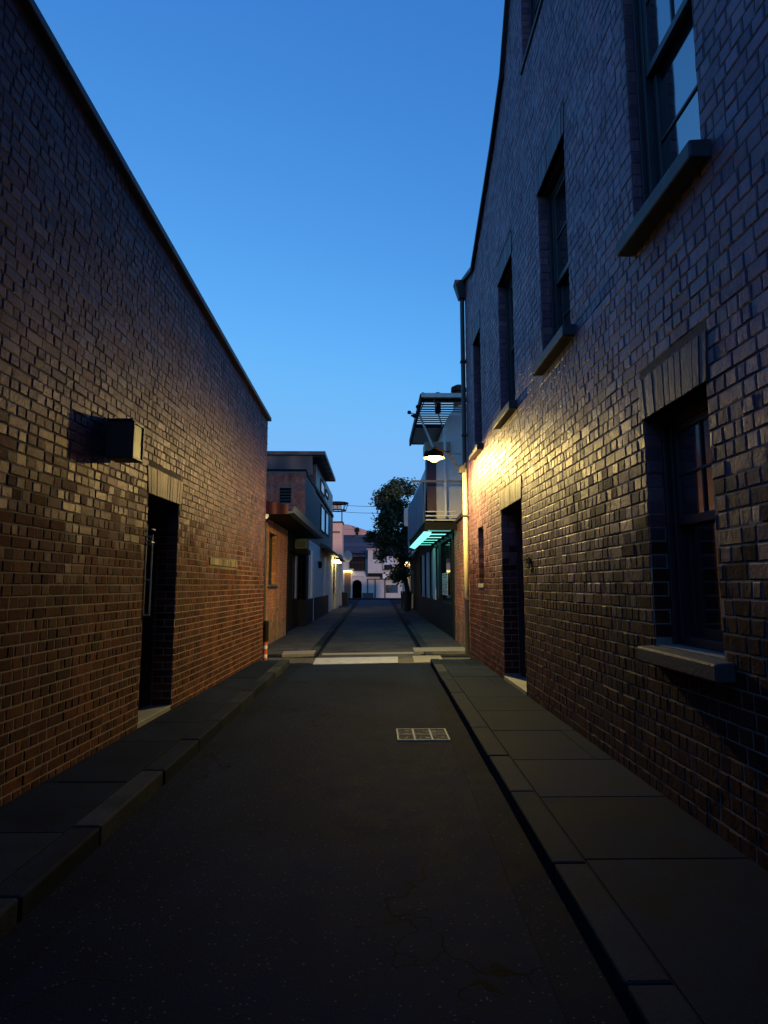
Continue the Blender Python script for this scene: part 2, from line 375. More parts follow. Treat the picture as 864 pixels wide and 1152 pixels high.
# ------------------------------------------------------------ brick wall generator
def brick_wall(name, f, u0, u1, ztop, holes, parent, bmat, mmat, course=.09, L=.235, joint=.009, thick=.32, skip=(), z0=-.05,
               proud=.0035, ends=True, seed=1, jambs=True, mixed=.5):
    """one wall mesh: mortar body with real openings plus every brick as a slightly proud, tilted block (English bond)"""
    r = random.Random(seed); mb = MB(f)
    ht = ztop if callable(ztop) else (lambda u: ztop)
    cuts = sorted(set([u0, u1] + [x for h in holes for x in (h[0], h[1])]))
    n = []
    for a, b in zip(cuts, cuts[1:]):
        k = max(1, int((b-a)/1.0)); n += [a+(b-a)*i/k for i in range(k)]
    cuts = n + [u1]
    for a, b in zip(cuts, cuts[1:]):
        mid = (a+b)/2; hs = sorted([h for h in holes if h[0]-1e-6 <= a and b <= h[1]+1e-6], key=lambda h: h[2])
        z = z0; segs = []
        for h in hs: segs.append((z, h[2])); z = h[3]
        segs.append((z, None))
        for s0, s1 in segs:
            if s1 is not None and s1-s0 < 1e-4: continue
            za, zb = (s1, s1) if s1 is not None else (ht(a), ht(b))
            mb.face([f.w(a, 0, s0), f.w(b, 0, s0), f.w(b, 0, zb), f.w(a, 0, za)])
            mb.face([f.w(a, -thick, s0), f.w(a, -thick, za), f.w(b, -thick, zb), f.w(b, -thick, s0)])
            if s1 is None: mb.face([f.w(a, 0, za), f.w(b, 0, zb), f.w(b, -thick, zb), f.w(a, -thick, za)])
    for h in holes:
        a, b, c, d = h[:4]
        for (p, q) in (((a, c), (a, d)), ((b, d), (b, c)), ((a, d), (b, d)), ((b, c), (a, c))):
            mb.face([f.w(p[0], 0, p[1]), f.w(q[0], 0, q[1]), f.w(q[0], -thick, q[1]), f.w(p[0], -thick, p[1])])
    if ends:
        for u in (u0, u1): mb.face([f.w(u, 0, z0), f.w(u, 0, ht(u)), f.w(u, -thick, ht(u)), f.w(u, -thick, z0)])
    blk = [h[:4] for h in holes] + list(skip)
    ch = .0045
    def brick(a, b, za, zb, fr=f, base=0.0, plane='front', ue=0):
        if b-a < .02: return
        t = proud + r.uniform(-.002, .0035); dt = [t + r.uniform(-.0013, .0013) for _ in range(4)]
        c = (r.random(), r.random(), r.random())
        o = [(a, za), (b, za), (b, zb), (a, zb)]
        i_ = [(a+ch+r.uniform(0, .007), za+ch+r.uniform(0, .005)), (b-ch-r.uniform(0, .007), za+ch+r.uniform(0, .005)), (b-ch-r.uniform(0, .007), zb-ch-r.uniform(0, .004)), (a+ch+r.uniform(0, .007), zb-ch-r.uniform(0, .004))]
        if plane == 'front':
            P = [f.w(p[0], 0.0005, p[1]) for p in o] + [f.w(p[0], dt[k], p[1]) for k, p in enumerate(i_)]
        else:        # on a jamb: a runs along -n, faces along u by sign ue
            P = [f.w(base + ue*.0005, -p[0], p[1]) for p in o] + [f.w(base + ue*dt[k]*.8, -p[0], p[1]) for k, p in enumerate(i_)]
        mb.solid(P, [(4, 5, 6, 7), (0, 1, 5, 4), (1, 2, 6, 5), (2, 3, 7, 6), (3, 0, 4, 7)], 1, c)
    zmax = max(ht(u0+(u1-u0)*k/40) for k in range(41)); row = 0; z = z0+.05
    while z < zmax:
        za, zb = z + joint*.5, z + course - joint*.5
        header = row % 2 == 1
        u = u0 - r.uniform(0, .03) - (L*.25 if header else 0)
        while u < u1:
            l = (L*.5 if header or r.random() < mixed else L) * r.uniform(.9, 1.1)
            if r.random() < .1: l *= r.uniform(.6, .8)
            a, b = max(u+joint*.5, u0+.002), min(u+l-joint*.5, u1-.002); u += l
            if b <= a or zb > ht((a+b)/2): continue
            iv = [(a, b)]
            for h in blk:
                if zb > h[2]+.006 and za < h[3]-.006:
                    nv = []
                    for p, q in iv:
                        if q <= h[0] or p >= h[1]: nv.append((p, q)); continue
                        if p < h[0]: nv.append((p, h[0]))
                        if q > h[1]: nv.append((h[1], q))
                    iv = nv
            for p, q in iv: brick(p, q, za, zb)
        if jambs:
            for h in holes:
                if za > h[2] and zb < h[3]:
                    w = thick
                    sp = [0, .11, .22, w] if header else [0, .22, w]
                    for ue, base in ((1, h[0]), (-1, h[1])):
                        for p, q in zip(sp, sp[1:]): brick(p+joint*.5, q-joint*.5, za, zb, base=base, plane='jamb', ue=ue)
        z += course; row += 1
    return mesh_obj(name, mb, [mmat, bmat], parent)

def flat_arch(f, a, b, z0, h, parent, mat, splay=.06, proud=.014, w=.075, name='lintel', seed=3):
    r = random.Random(seed); mb = MB(f)
    mb.prism([(a-.01, z0), (b+.01, z0), (b+splay, z0+h), (a-splay, z0+h)], -.05, .006, 'n', 1)
    n = max(3, round((b-a)/w))
    for i in range(n):
        x0 = a + (b-a)*i/n; x1 = a + (b-a)*(i+1)/n
        y0 = a-splay + (b-a+2*splay)*i/n; y1 = a-splay + (b-a+2*splay)*(i+1)/n
        g = .004; p = proud + r.uniform(-.003, .003)
        mb.prism([(x0+g, z0+.004), (x1-g, z0+.004), (y1-g, z0+h-.004), (y0+g, z0+h-.004)], -.02, p, 'n', 0, (r.random(),)*3)
    return mesh_obj(name, mb, [mat, M['mortar']], parent)

def sash_window(f, a, b, z0, z1, parent, name='window', depth=.15, split=.5, top=(2, 2), bot=(1, 2), sill=True, lint=None, glass='glass',
                sill_h=.13, sill_out=.12, frame='frame'):
    """timber sash window set back in its opening; frame > glass, sill"""
    mb = MB(f); fw = .07; d0 = -depth; zs = z0 + (z1-z0)*split
    mb.box(a, a+fw, d0-.12, d0, z0, z1); mb.box(b-fw, b, d0-.12, d0, z0, z1)
    mb.box(a+fw, b-fw, d0-.12, d0, z1-fw, z1); mb.box(a+fw, b-fw, d0-.12, d0, z0, z0+.06)
    mb.box(a, a+.025, d0, d0+.035, z0, z1); mb.box(b-.025, b, d0, d0+.035, z0, z1)
    def sash(za, zb, dn, nx, nz):
        u0, u1 = a+fw, b-fw; s = .05
        mb.box(u0, u0+s, dn-.04, dn, za, zb); mb.box(u1-s, u1, dn-.04, dn, za, zb)
        mb.box(u0+s, u1-s, dn-.04, dn, za, za+s+.01); mb.box(u0+s, u1-s, dn-.04, dn, zb-s, zb)
        for i in range(1, nx):
            u = u0+s+(u1-u0-2*s)*i/nx; mb.box(u-.011, u+.011, dn-.034, dn-.006, za+s, zb-s)
        for i in range(1, nz):
            z = za+s+(zb-za-2*s)*i/nz; mb.box(u0+s, u1-s, dn-.033, dn-.007, z-.011, z+.011)
    sash(zs-.03, z1-fw, d0-.012, *top); sash(z0+.06, zs+.03, d0-.062, *bot)
    o = mesh_obj(name, mb, M[frame], parent, .004)
    g = MB(f); g.box(a+fw, b-fw, d0-.036, d0-.031, zs, z1-fw); g.box(a+fw, b-fw, d0-.086, d0-.081, z0+.06, zs)
    mesh_obj('glass', g, M[glass], o)
    if sill:
        s = MB(f)
        P = []
        for z, dz in ((z0-sill_h, 0), (z0, 1)):
            for u, n in ((a-.1, -depth-.02), (b+.06, -depth-.02), (b+.06, sill_out), (a-.1, sill_out)):
                P.append(f.w(u, n, z - (.02 if dz and n > 0 else 0)))
        s.hull8(P); mesh_obj('sill', s, M['sill'], o, .012)
    return o

# ============================================================ SETTING
gr = MB(); gr.box(-400, 400, -400, 600, -1.5, -.004); struct('ground', gr, M['ground'])
def kl(Y):   # left kerb line (road edge)
    a, b = G(326, 748.6), G(0, 1058.8); return a.x + (b.x-a.x)*(Y-a.y)/(b.y-a.y)
def kr(Y):
    a, b = G(485, 749.5), G(710, 1152); return a.x + (b.x-a.x)*(Y-a.y)/(b.y-a.y)
YE = 11.55                                   # pavements of the front block stop here
def kl2(Y): a, b = G(355, 737), G(393, 688); return a.x + (b.x-a.x)*(Y-a.y)/(b.y-a.y)
def kr2(Y): a, b = G(474, 731), G(444.7, 681); return a.x + (b.x-a.x)*(Y-a.y)/(b.y-a.y)
Y2 = 13.1; Y3 = 46.0
rd = MB()
rd.solid([(-9, -12, 0), (9, -12, 0), (9, 64, 0), (-9, 64, 0)], [(0, 1, 2, 3)])
struct('road', rd, M['asphalt'])
gt = MB()   # darker gutter bands beside the kerbs
for k, s in ((kl, 1), (kr, -1)):
    gt.face([(k(-8), -8, .004), (k(-8)+s*.24, -8, .004), (k(YE)+s*.2, YE, .004), (k(YE), YE, .004)][::s])
for k, s in ((kl2, 1), (kr2, -1)):
    gt.face([(k(Y2), Y2, .004), (k(Y2)+s*.3, Y2, .004), (k(Y3)+s*.3, Y3, .004), (k(Y3), Y3, .004)][::s])
struct('gutter', gt, M['gutter'])
cr = MB()   # paler old asphalt from the crossing onwards
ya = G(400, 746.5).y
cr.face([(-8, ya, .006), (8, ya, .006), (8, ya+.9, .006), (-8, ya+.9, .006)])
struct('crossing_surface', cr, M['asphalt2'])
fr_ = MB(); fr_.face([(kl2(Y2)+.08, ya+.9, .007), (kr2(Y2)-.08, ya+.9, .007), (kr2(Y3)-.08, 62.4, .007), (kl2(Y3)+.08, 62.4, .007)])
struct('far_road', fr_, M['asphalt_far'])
def paint(name, pts, mat, z=.011):
    mb = MB(); P = [G(*p) for p in pts]
    mb.solid([(p.x, p.y, .0) for p in P] + [(p.x, p.y, z) for p in P], [(3, 2, 1, 0), (4, 5, 6, 7), (0, 1, 5, 4), (1, 2, 6, 5), (2, 3, 7, 6), (3, 0, 4, 7)])
    return struct(name, mb, mat)
paint('stop_line', [(352, 748.0), (448, 746.0), (447.5, 739.2), (355.5, 740.8)], M['white_line'])
paint('threshold_strip', [(362, 737.4), (468, 735.8), (467, 734.0), (363, 735.4)], M['pale_stone'], .012)
paint('paving_strip', [(317, 739.6), (353, 738.4), (355.5, 734.6), (319, 735.8)], M['pale_stone'], .06)
paint('paving_strip', [(466, 736.0), (528, 735.0), (521, 730.5), (464.5, 731.5)], M['pale_stone'], .06)
paint('paving_strip', [(466, 745.8), (499, 744.6), (495, 737.6), (464, 738.5)], M['pale_stone'], .012)

# pavements : slabs and kerbstones as real blocks
KW = .17
def paving(name, kf, wf, y0, y1, s, h, step, seed, tones=None, split=None, mat='slab'):
    r = random.Random(seed); mb = MB(); y = y0; i = 0
    while y < y1-.02:
        l = step*r.uniform(.75, 1.2) if step < 5 else step; yb = min(y+l, y1); g = .004
        ka, kb = kf(y)+s*(KW+.006), kf(yb)+s*(KW+.006); wa, wb = wf(y), wf(yb)
        parts = [(0, 1)]
        if r.random() < .3: t = r.uniform(.35, .65); parts = [(0, t), (t, 1)]
        for (t0, t1) in parts:
            xa0, xa1 = ka+(wa-ka)*t0, ka+(wa-ka)*t1; xb0, xb1 = kb+(wb-kb)*t0, kb+(wb-kb)*t1
            zt = h - r.uniform(0, .005)
            c = r.random()*.72
            if tones and i in tones: c = tones[i]
            q = [(xa0+s*g/2, y+g), (xa1-s*g/2, y+g), (xb1-s*g/2, yb-g), (xb0+s*g/2, yb-g)]
            if s < 0: q = q[::-1]
            mb.hull8([Vector((*p, -.02)) for p in q] + [Vector((*p, zt)) for p in q], 0, (c, c, c))
            i += 1
        y = yb
    # bed under the joints
    q = [(kf(y0)+s*.02, y0), (wf(y0), y0), (wf(y1), y1), (kf(y1)+s*.02, y1)]
    if s < 0: q = q[::-1]
    mb.hull8([Vector((*p, -.05)) for p in q] + [Vector((*p, h-.012)) for p in q], 0, (0, 0, 0))
    return struct(name, mb, M[mat], .004)
def kerb(name, kf, y0, y1, s, h, seed, L=.95):
    r = random.Random(seed); mb = MB(); y = y0
    while y < y1-.02:
        yb = min(y+L*r.uniform(.8, 1.15), y1); c = r.random(); j = r.uniform(-.006, .006); z = h + r.uniform(-.004, .003)
        q = [(kf(y)+j, y+.004), (kf(y)+s*KW, y+.004), (kf(yb)+s*KW, yb-.004), (kf(yb)+j, yb-.004)]
        if s < 0: q = q[::-1]
        mb.hull8([Vector((*p, -.03)) for p in q] + [Vector((*p, z)) for p in q], 0, (c, c, c)); y = yb
    return struct(name, mb, M['kerb'], .014)
wl = lambda Y: LF.w(Y/LF.d.y, 0, 0).x
wr = lambda Y: RF.w(Y/RF.d.y, 0, 0).x
HK = .11
paving('pavement', kl, lambda y: wl(y)-.3, -8, YE, -1, HK, .95, 11, {6: .9, 9: .8})
paving('pavement', kr, lambda y: wr(y)+.3, -8, YE+.1, 1, HK, 1.0, 12, {10: .8, 14: .6})
kerb('kerb', kl, -8, YE, -1, HK+.004, 21); kerb('kerb', kr, -8, YE+.1, 1, HK+.004, 22)
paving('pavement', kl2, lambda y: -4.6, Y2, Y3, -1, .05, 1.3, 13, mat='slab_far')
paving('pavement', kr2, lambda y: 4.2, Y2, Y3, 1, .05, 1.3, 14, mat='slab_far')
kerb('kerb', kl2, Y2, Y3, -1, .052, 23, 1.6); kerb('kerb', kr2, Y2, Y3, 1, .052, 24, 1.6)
fp = MB(); fp.box(-14, 14, 62.5, 66, -.02, .1, 0, (.4, .4, .4)); struct('pavement', fp, M['slab'])

# ============================================================ LEFT WAREHOUSE
uE, _ = LF.px(296, 700)
_, zA = LF.px(297, 468); uB, zB = LF.px(20, 0)
zl = lambda u: zA + (zB-zA)*(u-uE)/(uB-uE)
wh = thing('brick_warehouse', 'long dark brick warehouse wall filling the left side of the lane, with one deep doorway', 'building', LF.w(uE/2, -.1, 0))
da, _ = LF.px(160, 700); db, _ = LF.px(196, 700); _, dz1 = LF.px(196.5, 566)
_, dzb = LF.px(196.5, 566)
hole_d = (da, db, HK, dz1)
pa, pz = LF.px(235, 641); pb, _ = LF.px(266, 632); _, pz1 = LF.px(250, 629)
_, pz0 = LF.px(250, 637)
lh = .28
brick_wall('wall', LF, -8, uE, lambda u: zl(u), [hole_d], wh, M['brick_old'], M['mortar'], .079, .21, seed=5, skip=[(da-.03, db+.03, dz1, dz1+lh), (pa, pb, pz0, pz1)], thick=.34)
em = MB(); p0, p1 = LF.w(uE, -.34, 0), LF.w(uE, -9, 0)
EF = Frame(Vector((p0.x, p0.y, 0)), Vector((p1.x, p1.y, 0)), 1)
em.hull8([LF.w(-8, -9, 0), LF.w(uE, -9, 0), LF.w(uE, -.34, 0), LF.w(-8, -.34, 0), LF.w(-8, -9, 4.2), LF.w(uE, -9, 4.2), LF.w(uE, -.34, 4.2), LF.w(-8, -.34, 4.2)])
mesh_obj('rear_wall', em, M['mortar'], wh)
cp = MB(LF)
us = [-8+i*1.1 for i in range(int((uE+8)/1.1)+1)] + [uE+.03]
for a, b in zip(us, us[1:]):
    cp.hull8([LF.w(a+.003, -.38, zl(a)), LF.w(b, -.38, zl(b)), LF.w(b, .07, zl(b)), LF.w(a+.003, .07, zl(a)),
              LF.w(a+.003, -.38, zl(a)+.1), LF.w(b, -.38, zl(b)+.1), LF.w(b, .07, zl(b)+.075), LF.w(a+.003, .07, zl(a)+.075)])
mesh_obj('coping', cp, M['coping'], wh, .01)
flat_arch(LF, da-.02, db+.02, dz1, lh, wh, M['soldier'], .05, seed=4)
flat_arch(LF, pa, pb, pz0, pz1-pz0, wh, M['soldier'], .0, .016, .07, 'brick_band', 6)
def door(f, a, b, z0, z1, parent, depth=.28, panels=True):
    mb = MB(f); d = -depth
    mb.box(a, a+.07, d-.04, d+.03, z0, z1); mb.box(b-.07, b, d-.04, d+.03, z0, z1); mb.box(a+.07, b-.07, d-.04, d+.03, z1-.07, z1)
    o = mesh_obj('door_frame', mb, M['frame'], parent, .004)
    lf = MB(f); lf.box(a+.07, b-.07, d-.045, d-.01, z0+.01, z1-.07)
    n = 4
    for i in range(n+1):
        z = z0+.03 + (z1-z0-.16)*i/n; lf.box(a+.07, b-.07, d-.01, d+.008, z, z+.09)
    for u in (a+.07, (a+b)/2-.04, b-.15): lf.box(u, u+.08, d-.01, d+.006, z0+.02, z1-.08)
    l = mesh_obj('door', lf, M['door'], parent, .003)
    h = MB(f); h.tube([f.w(a+.16, d+.0, z0+1.05), f.w(a+.16, d+.05, z0+1.05), f.w(a+.28, d+.05, z0+1.05)], .011)
    mesh_obj('handle', h, M['steel'], l)
    return o
door(LF, da, db, HK, dz1, wh)
th = MB(LF); th.box(da-.02, db+.02, -.3, .0, HK-.02, HK+.05); mesh_obj('threshold', th, M['pale_stone'], wh, .008)
# slim steel security-gate rail standing open beside the doorway
ga, gz0 = LF.px(163, 692); _, gz1 = LF.px(166, 590)
gt_ = MB(LF)
gt_.tube([LF.w(da+.05, -.02, gz0), LF.w(da+.05, -.02, gz1)], .012); gt_.tube([LF.w(da+.05, .045, gz0), LF.w(da+.05, .045, gz1-.1)], .009)
for z in (gz0, gz0+.35, gz0+.75, gz1-.12, gz1-.2): gt_.tube([LF.w(da+.05, -.03, z), LF.w(da+.05, .05, z)], .009)
for z in (gz1-.18, gz1-.05): gt_.tube([LF.w(da+.02, .045, z), LF.w(da+.1, .045, z)], .008)
mesh_obj('gate_rail', gt_, M['steel'], wh)

# wall lantern box
wu, _ = LF.px(116, 500); wz0 = LF.px(116, 516)[1]; wz1 = LF.px(116, 473)[1]
wlp = thing('wall_light', 'square black box lantern, unlit, fixed high on the left brick wall', 'wall light', LF.w(wu, 0, wz0))
OUT = .27
b = MB(LF); b.box(wu-.02, wu+.2, .03, OUT-.03, wz0, wz1); b.box(wu-.035, wu+.215, .03, OUT-.01, wz1, wz1+.018)
b.box(wu+.02, wu+.16, 0.012, .03, wz0+.04, wz1+.04)
mesh_obj('housing', b, M['iron'], wlp, .006)
b = MB(LF)
for (u0, u1) in ((wu-.02, wu+.0), (wu+.18, wu+.2)): b.box(u0, u1, OUT-.03, OUT, wz0, wz1)
for (z0, z1) in ((wz0, wz0+.022), (wz1-.022, wz1)): b.box(wu, wu+.18, OUT-.03, OUT, z0, z1)
mesh_obj('front_frame', b, M['iron'], wlp, .003)
b = MB(LF); b.box(wu, wu+.18, OUT-.03, OUT-.012, wz0+.022, wz1-.022); mesh_obj('glass', b, M['lampglass'], wlp)

# red and white reflective post at the corner
bp = G(294.5, 746); bp = LF.w(uE+.12, .02, 0)
bo = thing('bollard', 'short black post with worn orange-red bands at the far corner of the left brick wall', 'bollard', bp)
b = MB(); b.lathe(bp, [(.0, 0), (.055, 0), (.055, .02), (.047, .03), (.047, .62), (.0, .62)], 16); mesh_obj('post', b, M['orange'], bo, 0)
b = MB(); b.lathe(bp, [(.0, .42), (.068, .42), (.07, .78), (.062, .8), (.0, .81)], 16); mesh_obj('cap', b, M['black'], bo)
for z in (.1, .27):
    b = MB(); b.lathe(bp, [(.047, z), (.0505, z), (.0505, z+.06), (.047, z+.06)], 16, close=True); mesh_obj('band', b, M['white'], bo)

# ============================================================ RIGHT BUILDING
rE, _ = RF.px(529, 700)
gp_ = [(rE, RF.px(521.5, 322)[1])]
for p in ((533, 305), (544.4, 236), (555.6, 167), (566.7, 89), (573.6, 0)): gp_.append(RF.px(*p))
sl = (gp_[-1][1]-gp_[-2][1])/(gp_[-1][0]-gp_[-2][0])
gp_ = sorted([(-16, 9.0), (-5, 9.0), (1.2, 12.2), (4.8, gp_[-1][1] + min(3.4, abs(sl)*3.2))] + gp_)
def zr(u):
    for (a, za), (b, zb) in zip(gp_, gp_[1:]):
        if a <= u <= b: return za + (zb-za)*(u-a)/(b-a)
    return gp_[-1][1] if u > gp_[-1][0] else gp_[0][1]
rb = thing('gabled_building', 'tall dark brick gabled building with sash windows lining the right side of the lane', 'building', RF.w(rE/2, -.1, 0))
def hole(xl, xr, yt, yb, xm=None):
    """opening whose far edge is at pixel column xl and near edge at xr; top/bottom measured on the far edge"""
    a = RF.px(xl, (yt+yb)/2)[0]; z1 = RF.px(xl, yt)[1]; z0 = RF.px(xl, yb)[1]; b = RF.px(xr, (yt+yb)/2)[0]
    return (min(a, b), max(a, b), z0, z1)
H = {}
# far edge is larger u
def H4(far_x, far_top, far_bot, near_x, near_y):
    u1 = RF.px(far_x, (far_top+far_bot)/2)[0]; z1 = RF.px(far_x, far_top)[1]; z0 = RF.px(far_x, far_bot)[1]
    u0 = RF.px(near_x, near_y)[0]; return (u0, u1, z0, z1)
W1 = H4(731, 469, 723, 806, 600)            # lower near window
W2 = H4(704, -160, 281, 788, 150)           # upper near window
W3 = H4(608, 213, 413, 640, 300)
W4 = H4(562, 318, 475, 578.5, 390)
W5 = H4(533.5, 385, 511, 541.5, 440)
DR = H4(566, 573, 770, 590, 680)            # door
DR = (DR[0], DR[1], HK, DR[3])
SL = H4(538.5, 594, 661, 544.5, 625)         # slot window
W6u1 = RF.px(588, 65)[0]; W6z0 = RF.px(589, 72)[1]; W6u0 = RF.px(612, 10)[0]
W6 = (W6u0, W6u1, W6z0, W6z0+1.5)
sz = sorted([W2[2], W3[2], W4[2], W5[2]]); 
holes = [W1, W2, W3, W4, W5, DR, SL, W6]
print('LEFT', 'E', uE, zA, zB, hole_d, 'plane x', wl(0), wl(12)); print('RIGHT', rE, [tuple(round(x, 2) for x in h) for h in holes], wr(0), wr(12), gp_)
LH = .30
arch = [W1, W2, W3, W4, W5, DR]
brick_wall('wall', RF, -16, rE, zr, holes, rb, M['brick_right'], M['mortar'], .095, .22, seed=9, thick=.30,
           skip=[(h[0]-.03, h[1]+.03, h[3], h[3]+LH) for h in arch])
bm_ = MB(RF)
bm_.hull8([RF.w(-16, -8, 0), RF.w(rE, -8, 0), RF.w(rE, -.30, 0), RF.w(-16, -.30, 0), RF.w(-16, -8, 7), RF.w(rE, -8, 7), RF.w(rE, -.30, 7), RF.w(-16, -.30, 7)])
mesh_obj('rear_wall', bm_, M['mortar'], rb)
for h in arch:
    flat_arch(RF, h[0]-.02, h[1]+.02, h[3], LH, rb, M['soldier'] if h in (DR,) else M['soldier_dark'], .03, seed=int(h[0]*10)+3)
sash_window(RF, *W1, rb, top=(2, 2), bot=(1, 1), split=.53, sill_h=.12, sill_out=.11)
sash_window(RF, *W2, rb, depth=.10, top=(2, 3), bot=(1, 2), split=.42, sill_h=.13, sill_out=.13)
sash_window(RF, *W3, rb, top=(2, 2), bot=(1, 2), split=.45)
sash_window(RF, *W4, rb, top=(2, 2), bot=(1, 2), split=.5)
sash_window(RF, *W5, rb, top=(2, 2), bot=(1, 2), split=.5)
sash_window(RF, *W6, rb, top=(2, 2), bot=(1, 2), split=.5, sill=True, sill_h=.08, sill_out=.03)
door(RF, *DR, rb, depth=.27)
th = MB(RF); th.box(DR[0]-.02, DR[1]+.02, -.3, .012, HK-.02, HK+.05); mesh_obj('threshold', th, M['pale_stone'], rb, .008)
sw = MB(RF); sw.box(SL[0]-.0, SL[1], -.2, -.17, SL[2], SL[3]); o = mesh_obj('slot_window', sw, M['glass'], rb)
sw = MB(RF); sw.box(SL[0], SL[1], -.17, .02, SL[2]+.0, SL[2]+.07); mesh_obj('sill', sw, M['pale_stone'], o, .005)
# verge / roof edge
vg = MB(RF)
vs = [g for g in gp_]
for (a, za), (b, zb) in zip(vs, vs[1:]):
    vg.hull8([RF.w(a, -.34, za+.001), RF.w(b, -.34, zb+.001), RF.w(b, .07, zb+.001), RF.w(a, .07, za+.001),
              RF.w(a, -.34, za+.09), RF.w(b, -.34, zb+.09), RF.w(b, .07, zb+.09), RF.w(a, .07, za+.09)])
mesh_obj('verge', vg, M['coping_dark'], rb, .006)
# downpipe with hopper
dp = MB(RF); U = rE - .05
dp.tube([RF.w(U, .07, HK), RF.w(U, .07, 3.9)], .05, 12); mesh_obj('downpipe', dp, M['pipe'], rb, 0, True)
dp = MB(RF); dp.tube([RF.w(U+.02, .065, 3.9), RF.w(U+.02, .065, zr(rE)-.25)], .048, 12)
mesh_obj('upper_downpipe', dp, M['pipe_dark'], rb)
for z in (1.2, 2.9, 4.6, 6.2): dp = MB(RF); dp.box(U-.07, U+.07, 0, .125, z, z+.04); mesh_obj('pipe_clip', dp, M['pipe_dark'], rb)
hp = MB(RF); zt = zr(rE)
hp.hull8([RF.w(U-.08, .0, zt-.4), RF.w(U+.1, .0, zt-.4), RF.w(U+.1, .14, zt-.4), RF.w(U-.08, .14, zt-.4),
          RF.w(U-.14, .0, zt-.02), RF.w(U+.16, .0, zt-.02), RF.w(U+.16, .24, zt-.02), RF.w(U-.14, .24, zt-.02)])
mesh_obj('hopper', hp, M['coping_dark'], rb, .01)
# small L-shaped bracket on the wall
lu, lz = RF.px(597, 628)
lb = MB(RF); lb.box(lu, lu+.28, .012, .03, lz, lz+.018); lb.box(lu, lu+.02, .012, .03, lz-.13, lz)
mesh_obj('bracket', lb, M['iron'], rb)

# ============================================================ STREET LAMP
LY = 11.35
lx, lz = D(LY, 488.5, 513.5); LC = Vector((lx, LY, lz))
pole = RF.w(U, .13, 0); jx, jz = D(pole.y, 524, 528)
sl_ = thing('street_lamp', 'lit amber street lamp with a dish shade on an arm from the right-hand corner downpipe', 'street lamp', (LC.x, LC.y, lz-.1))
am = MB()
am.tube([Vector((pole.x, pole.y, jz)), Vector((pole.x-.12, pole.y-.12, jz+.04)), Vector((LC.x+.32, LC.y+.28, LC.z+.12)), Vector((LC.x, LC.y, LC.z+.18))], .02, 8)
am.tube([Vector((pole.x, pole.y, jz+.32)), Vector((LC.x+.36, LC.y+.32, LC.z+.13))], .008, 6)
am.box(pole.x-.06, pole.x+.06, pole.y-.06, pole.y+.08, jz-.08, jz+.08)
mesh_obj('arm', am, M['pipe_dark'], sl_)
sh = MB(); RIM = -.03
sh.lathe(LC, [(.205, RIM), (.185, RIM+.05), (.15, .085), (.06, .125), (.03, .15), (.0, .155), (.0, .14), (.02, .14), (.05, .118), (.14, .08), (.175, RIM+.045), (.20, RIM)], 32)
mesh_obj('lamp_shade', sh, M['shade'], sl_, 0, True)
bl = MB(); rr = .115
bl.lathe(LC, [(rr*math.sin(math.pi*k/8), -rr*math.cos(math.pi*k/8)) for k in range(9)], 16); mesh_obj('bulb', bl, M['lamp'], sl_, 0, True)
ld = bpy.data.lights.new('lamp_light', 'POINT'); ld.energy = 1200; ld.color = (1.0, .73, .20); ld.shadow_soft_size = .07
lo = bpy.data.objects.new('lamp_light', ld); col.objects.link(lo); lo.parent = sl_; lo.location = LC - Vector(sl_.location)

# ============================================================ DRAIN COVER
c4 = [G(446, 834), G(507, 834), G(501, 821), G(446.5, 821)]
x0 = sum(c.x for c in (c4[0], c4[3]))/2; x1 = sum(c.x for c in (c4[1], c4[2]))/2; y0 = c4[0].y; y1 = c4[2].y
dc = thing('drain_cover', 'rectangular worn metal drain cover of six cells set in the asphalt', 'drain cover', ((x0+x1)/2, (y0+y1)/2, 0))
b = MB(); t = .018
b.box(x0, x1, y0, y0+t, -.01, .014); b.box(x0, x1, y1-t, y1, -.01, .014); b.box(x0, x0+t, y0+t, y1-t, -.01, .014); b.box(x1-t, x1, y0+t, y1-t, -.01, .014)
for k in (1, 2): x = x0+(x1-x0)*k/3; b.box(x-.01, x+.01, y0+t, y1-t, -.01, .013)
ym = (y0+y1)/2; b.box(x0+t, x1-t, ym-.007, ym+.007, -.01, .012)
mesh_obj('frame', b, M['brass'], dc, .002)
b = MB(); b.box(x0+t, x1-t, y0+t, y1-t, -.012, .006); mesh_obj('infill', b, M['tread'], dc)

# ============================================================ LEFT: LOW BRICK BUILDING WITH AWNING
def XF(x, side): return Frame(Vector((x, 0, 0)), Vector((x, 10, 0)), side)
FL = XF(-2.62, -1); FR = XF(2.15, 1)
def HF(y, x0=0):    # wall facing the camera at y: u along +x, n towards the camera
    f = Frame(Vector((0, 0, 0)), Vector((0, 1, 0)), 1); f.o = Vector((0, y, 0)); f.d = Vector((1, 0, 0)); f.n = Vector((0, -1, 0)); return f
ya_ = 14.3; yb_ = S(-2.62, 322.5, 660)[0]; yc_ = S(-2.62, 343.5, 650)[0]
print('LB', yb_, yc_)
lb_ = thing('brick_shop', 'low orange brick shop with a red-edged awning just past the left warehouse', 'building', (-4, 15.5, 0))
wa = (S(-2.62, 302.5, 620)[0], S(-2.62, 311, 620)[0], 1.5, 2.8)
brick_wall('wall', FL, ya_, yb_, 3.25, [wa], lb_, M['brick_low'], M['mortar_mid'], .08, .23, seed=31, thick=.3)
f = HF(ya_)
brick_wall('side_wall', f, -9, -2.92, 3.4, [], lb_, M['brick_low'], M['mortar_mid'], .08, .23, seed=32, thick=.3)
wdo = sash_window(FL, *wa, lb_, top=(1, 2), bot=(1, 1), sill_h=.08, sill_out=.05)
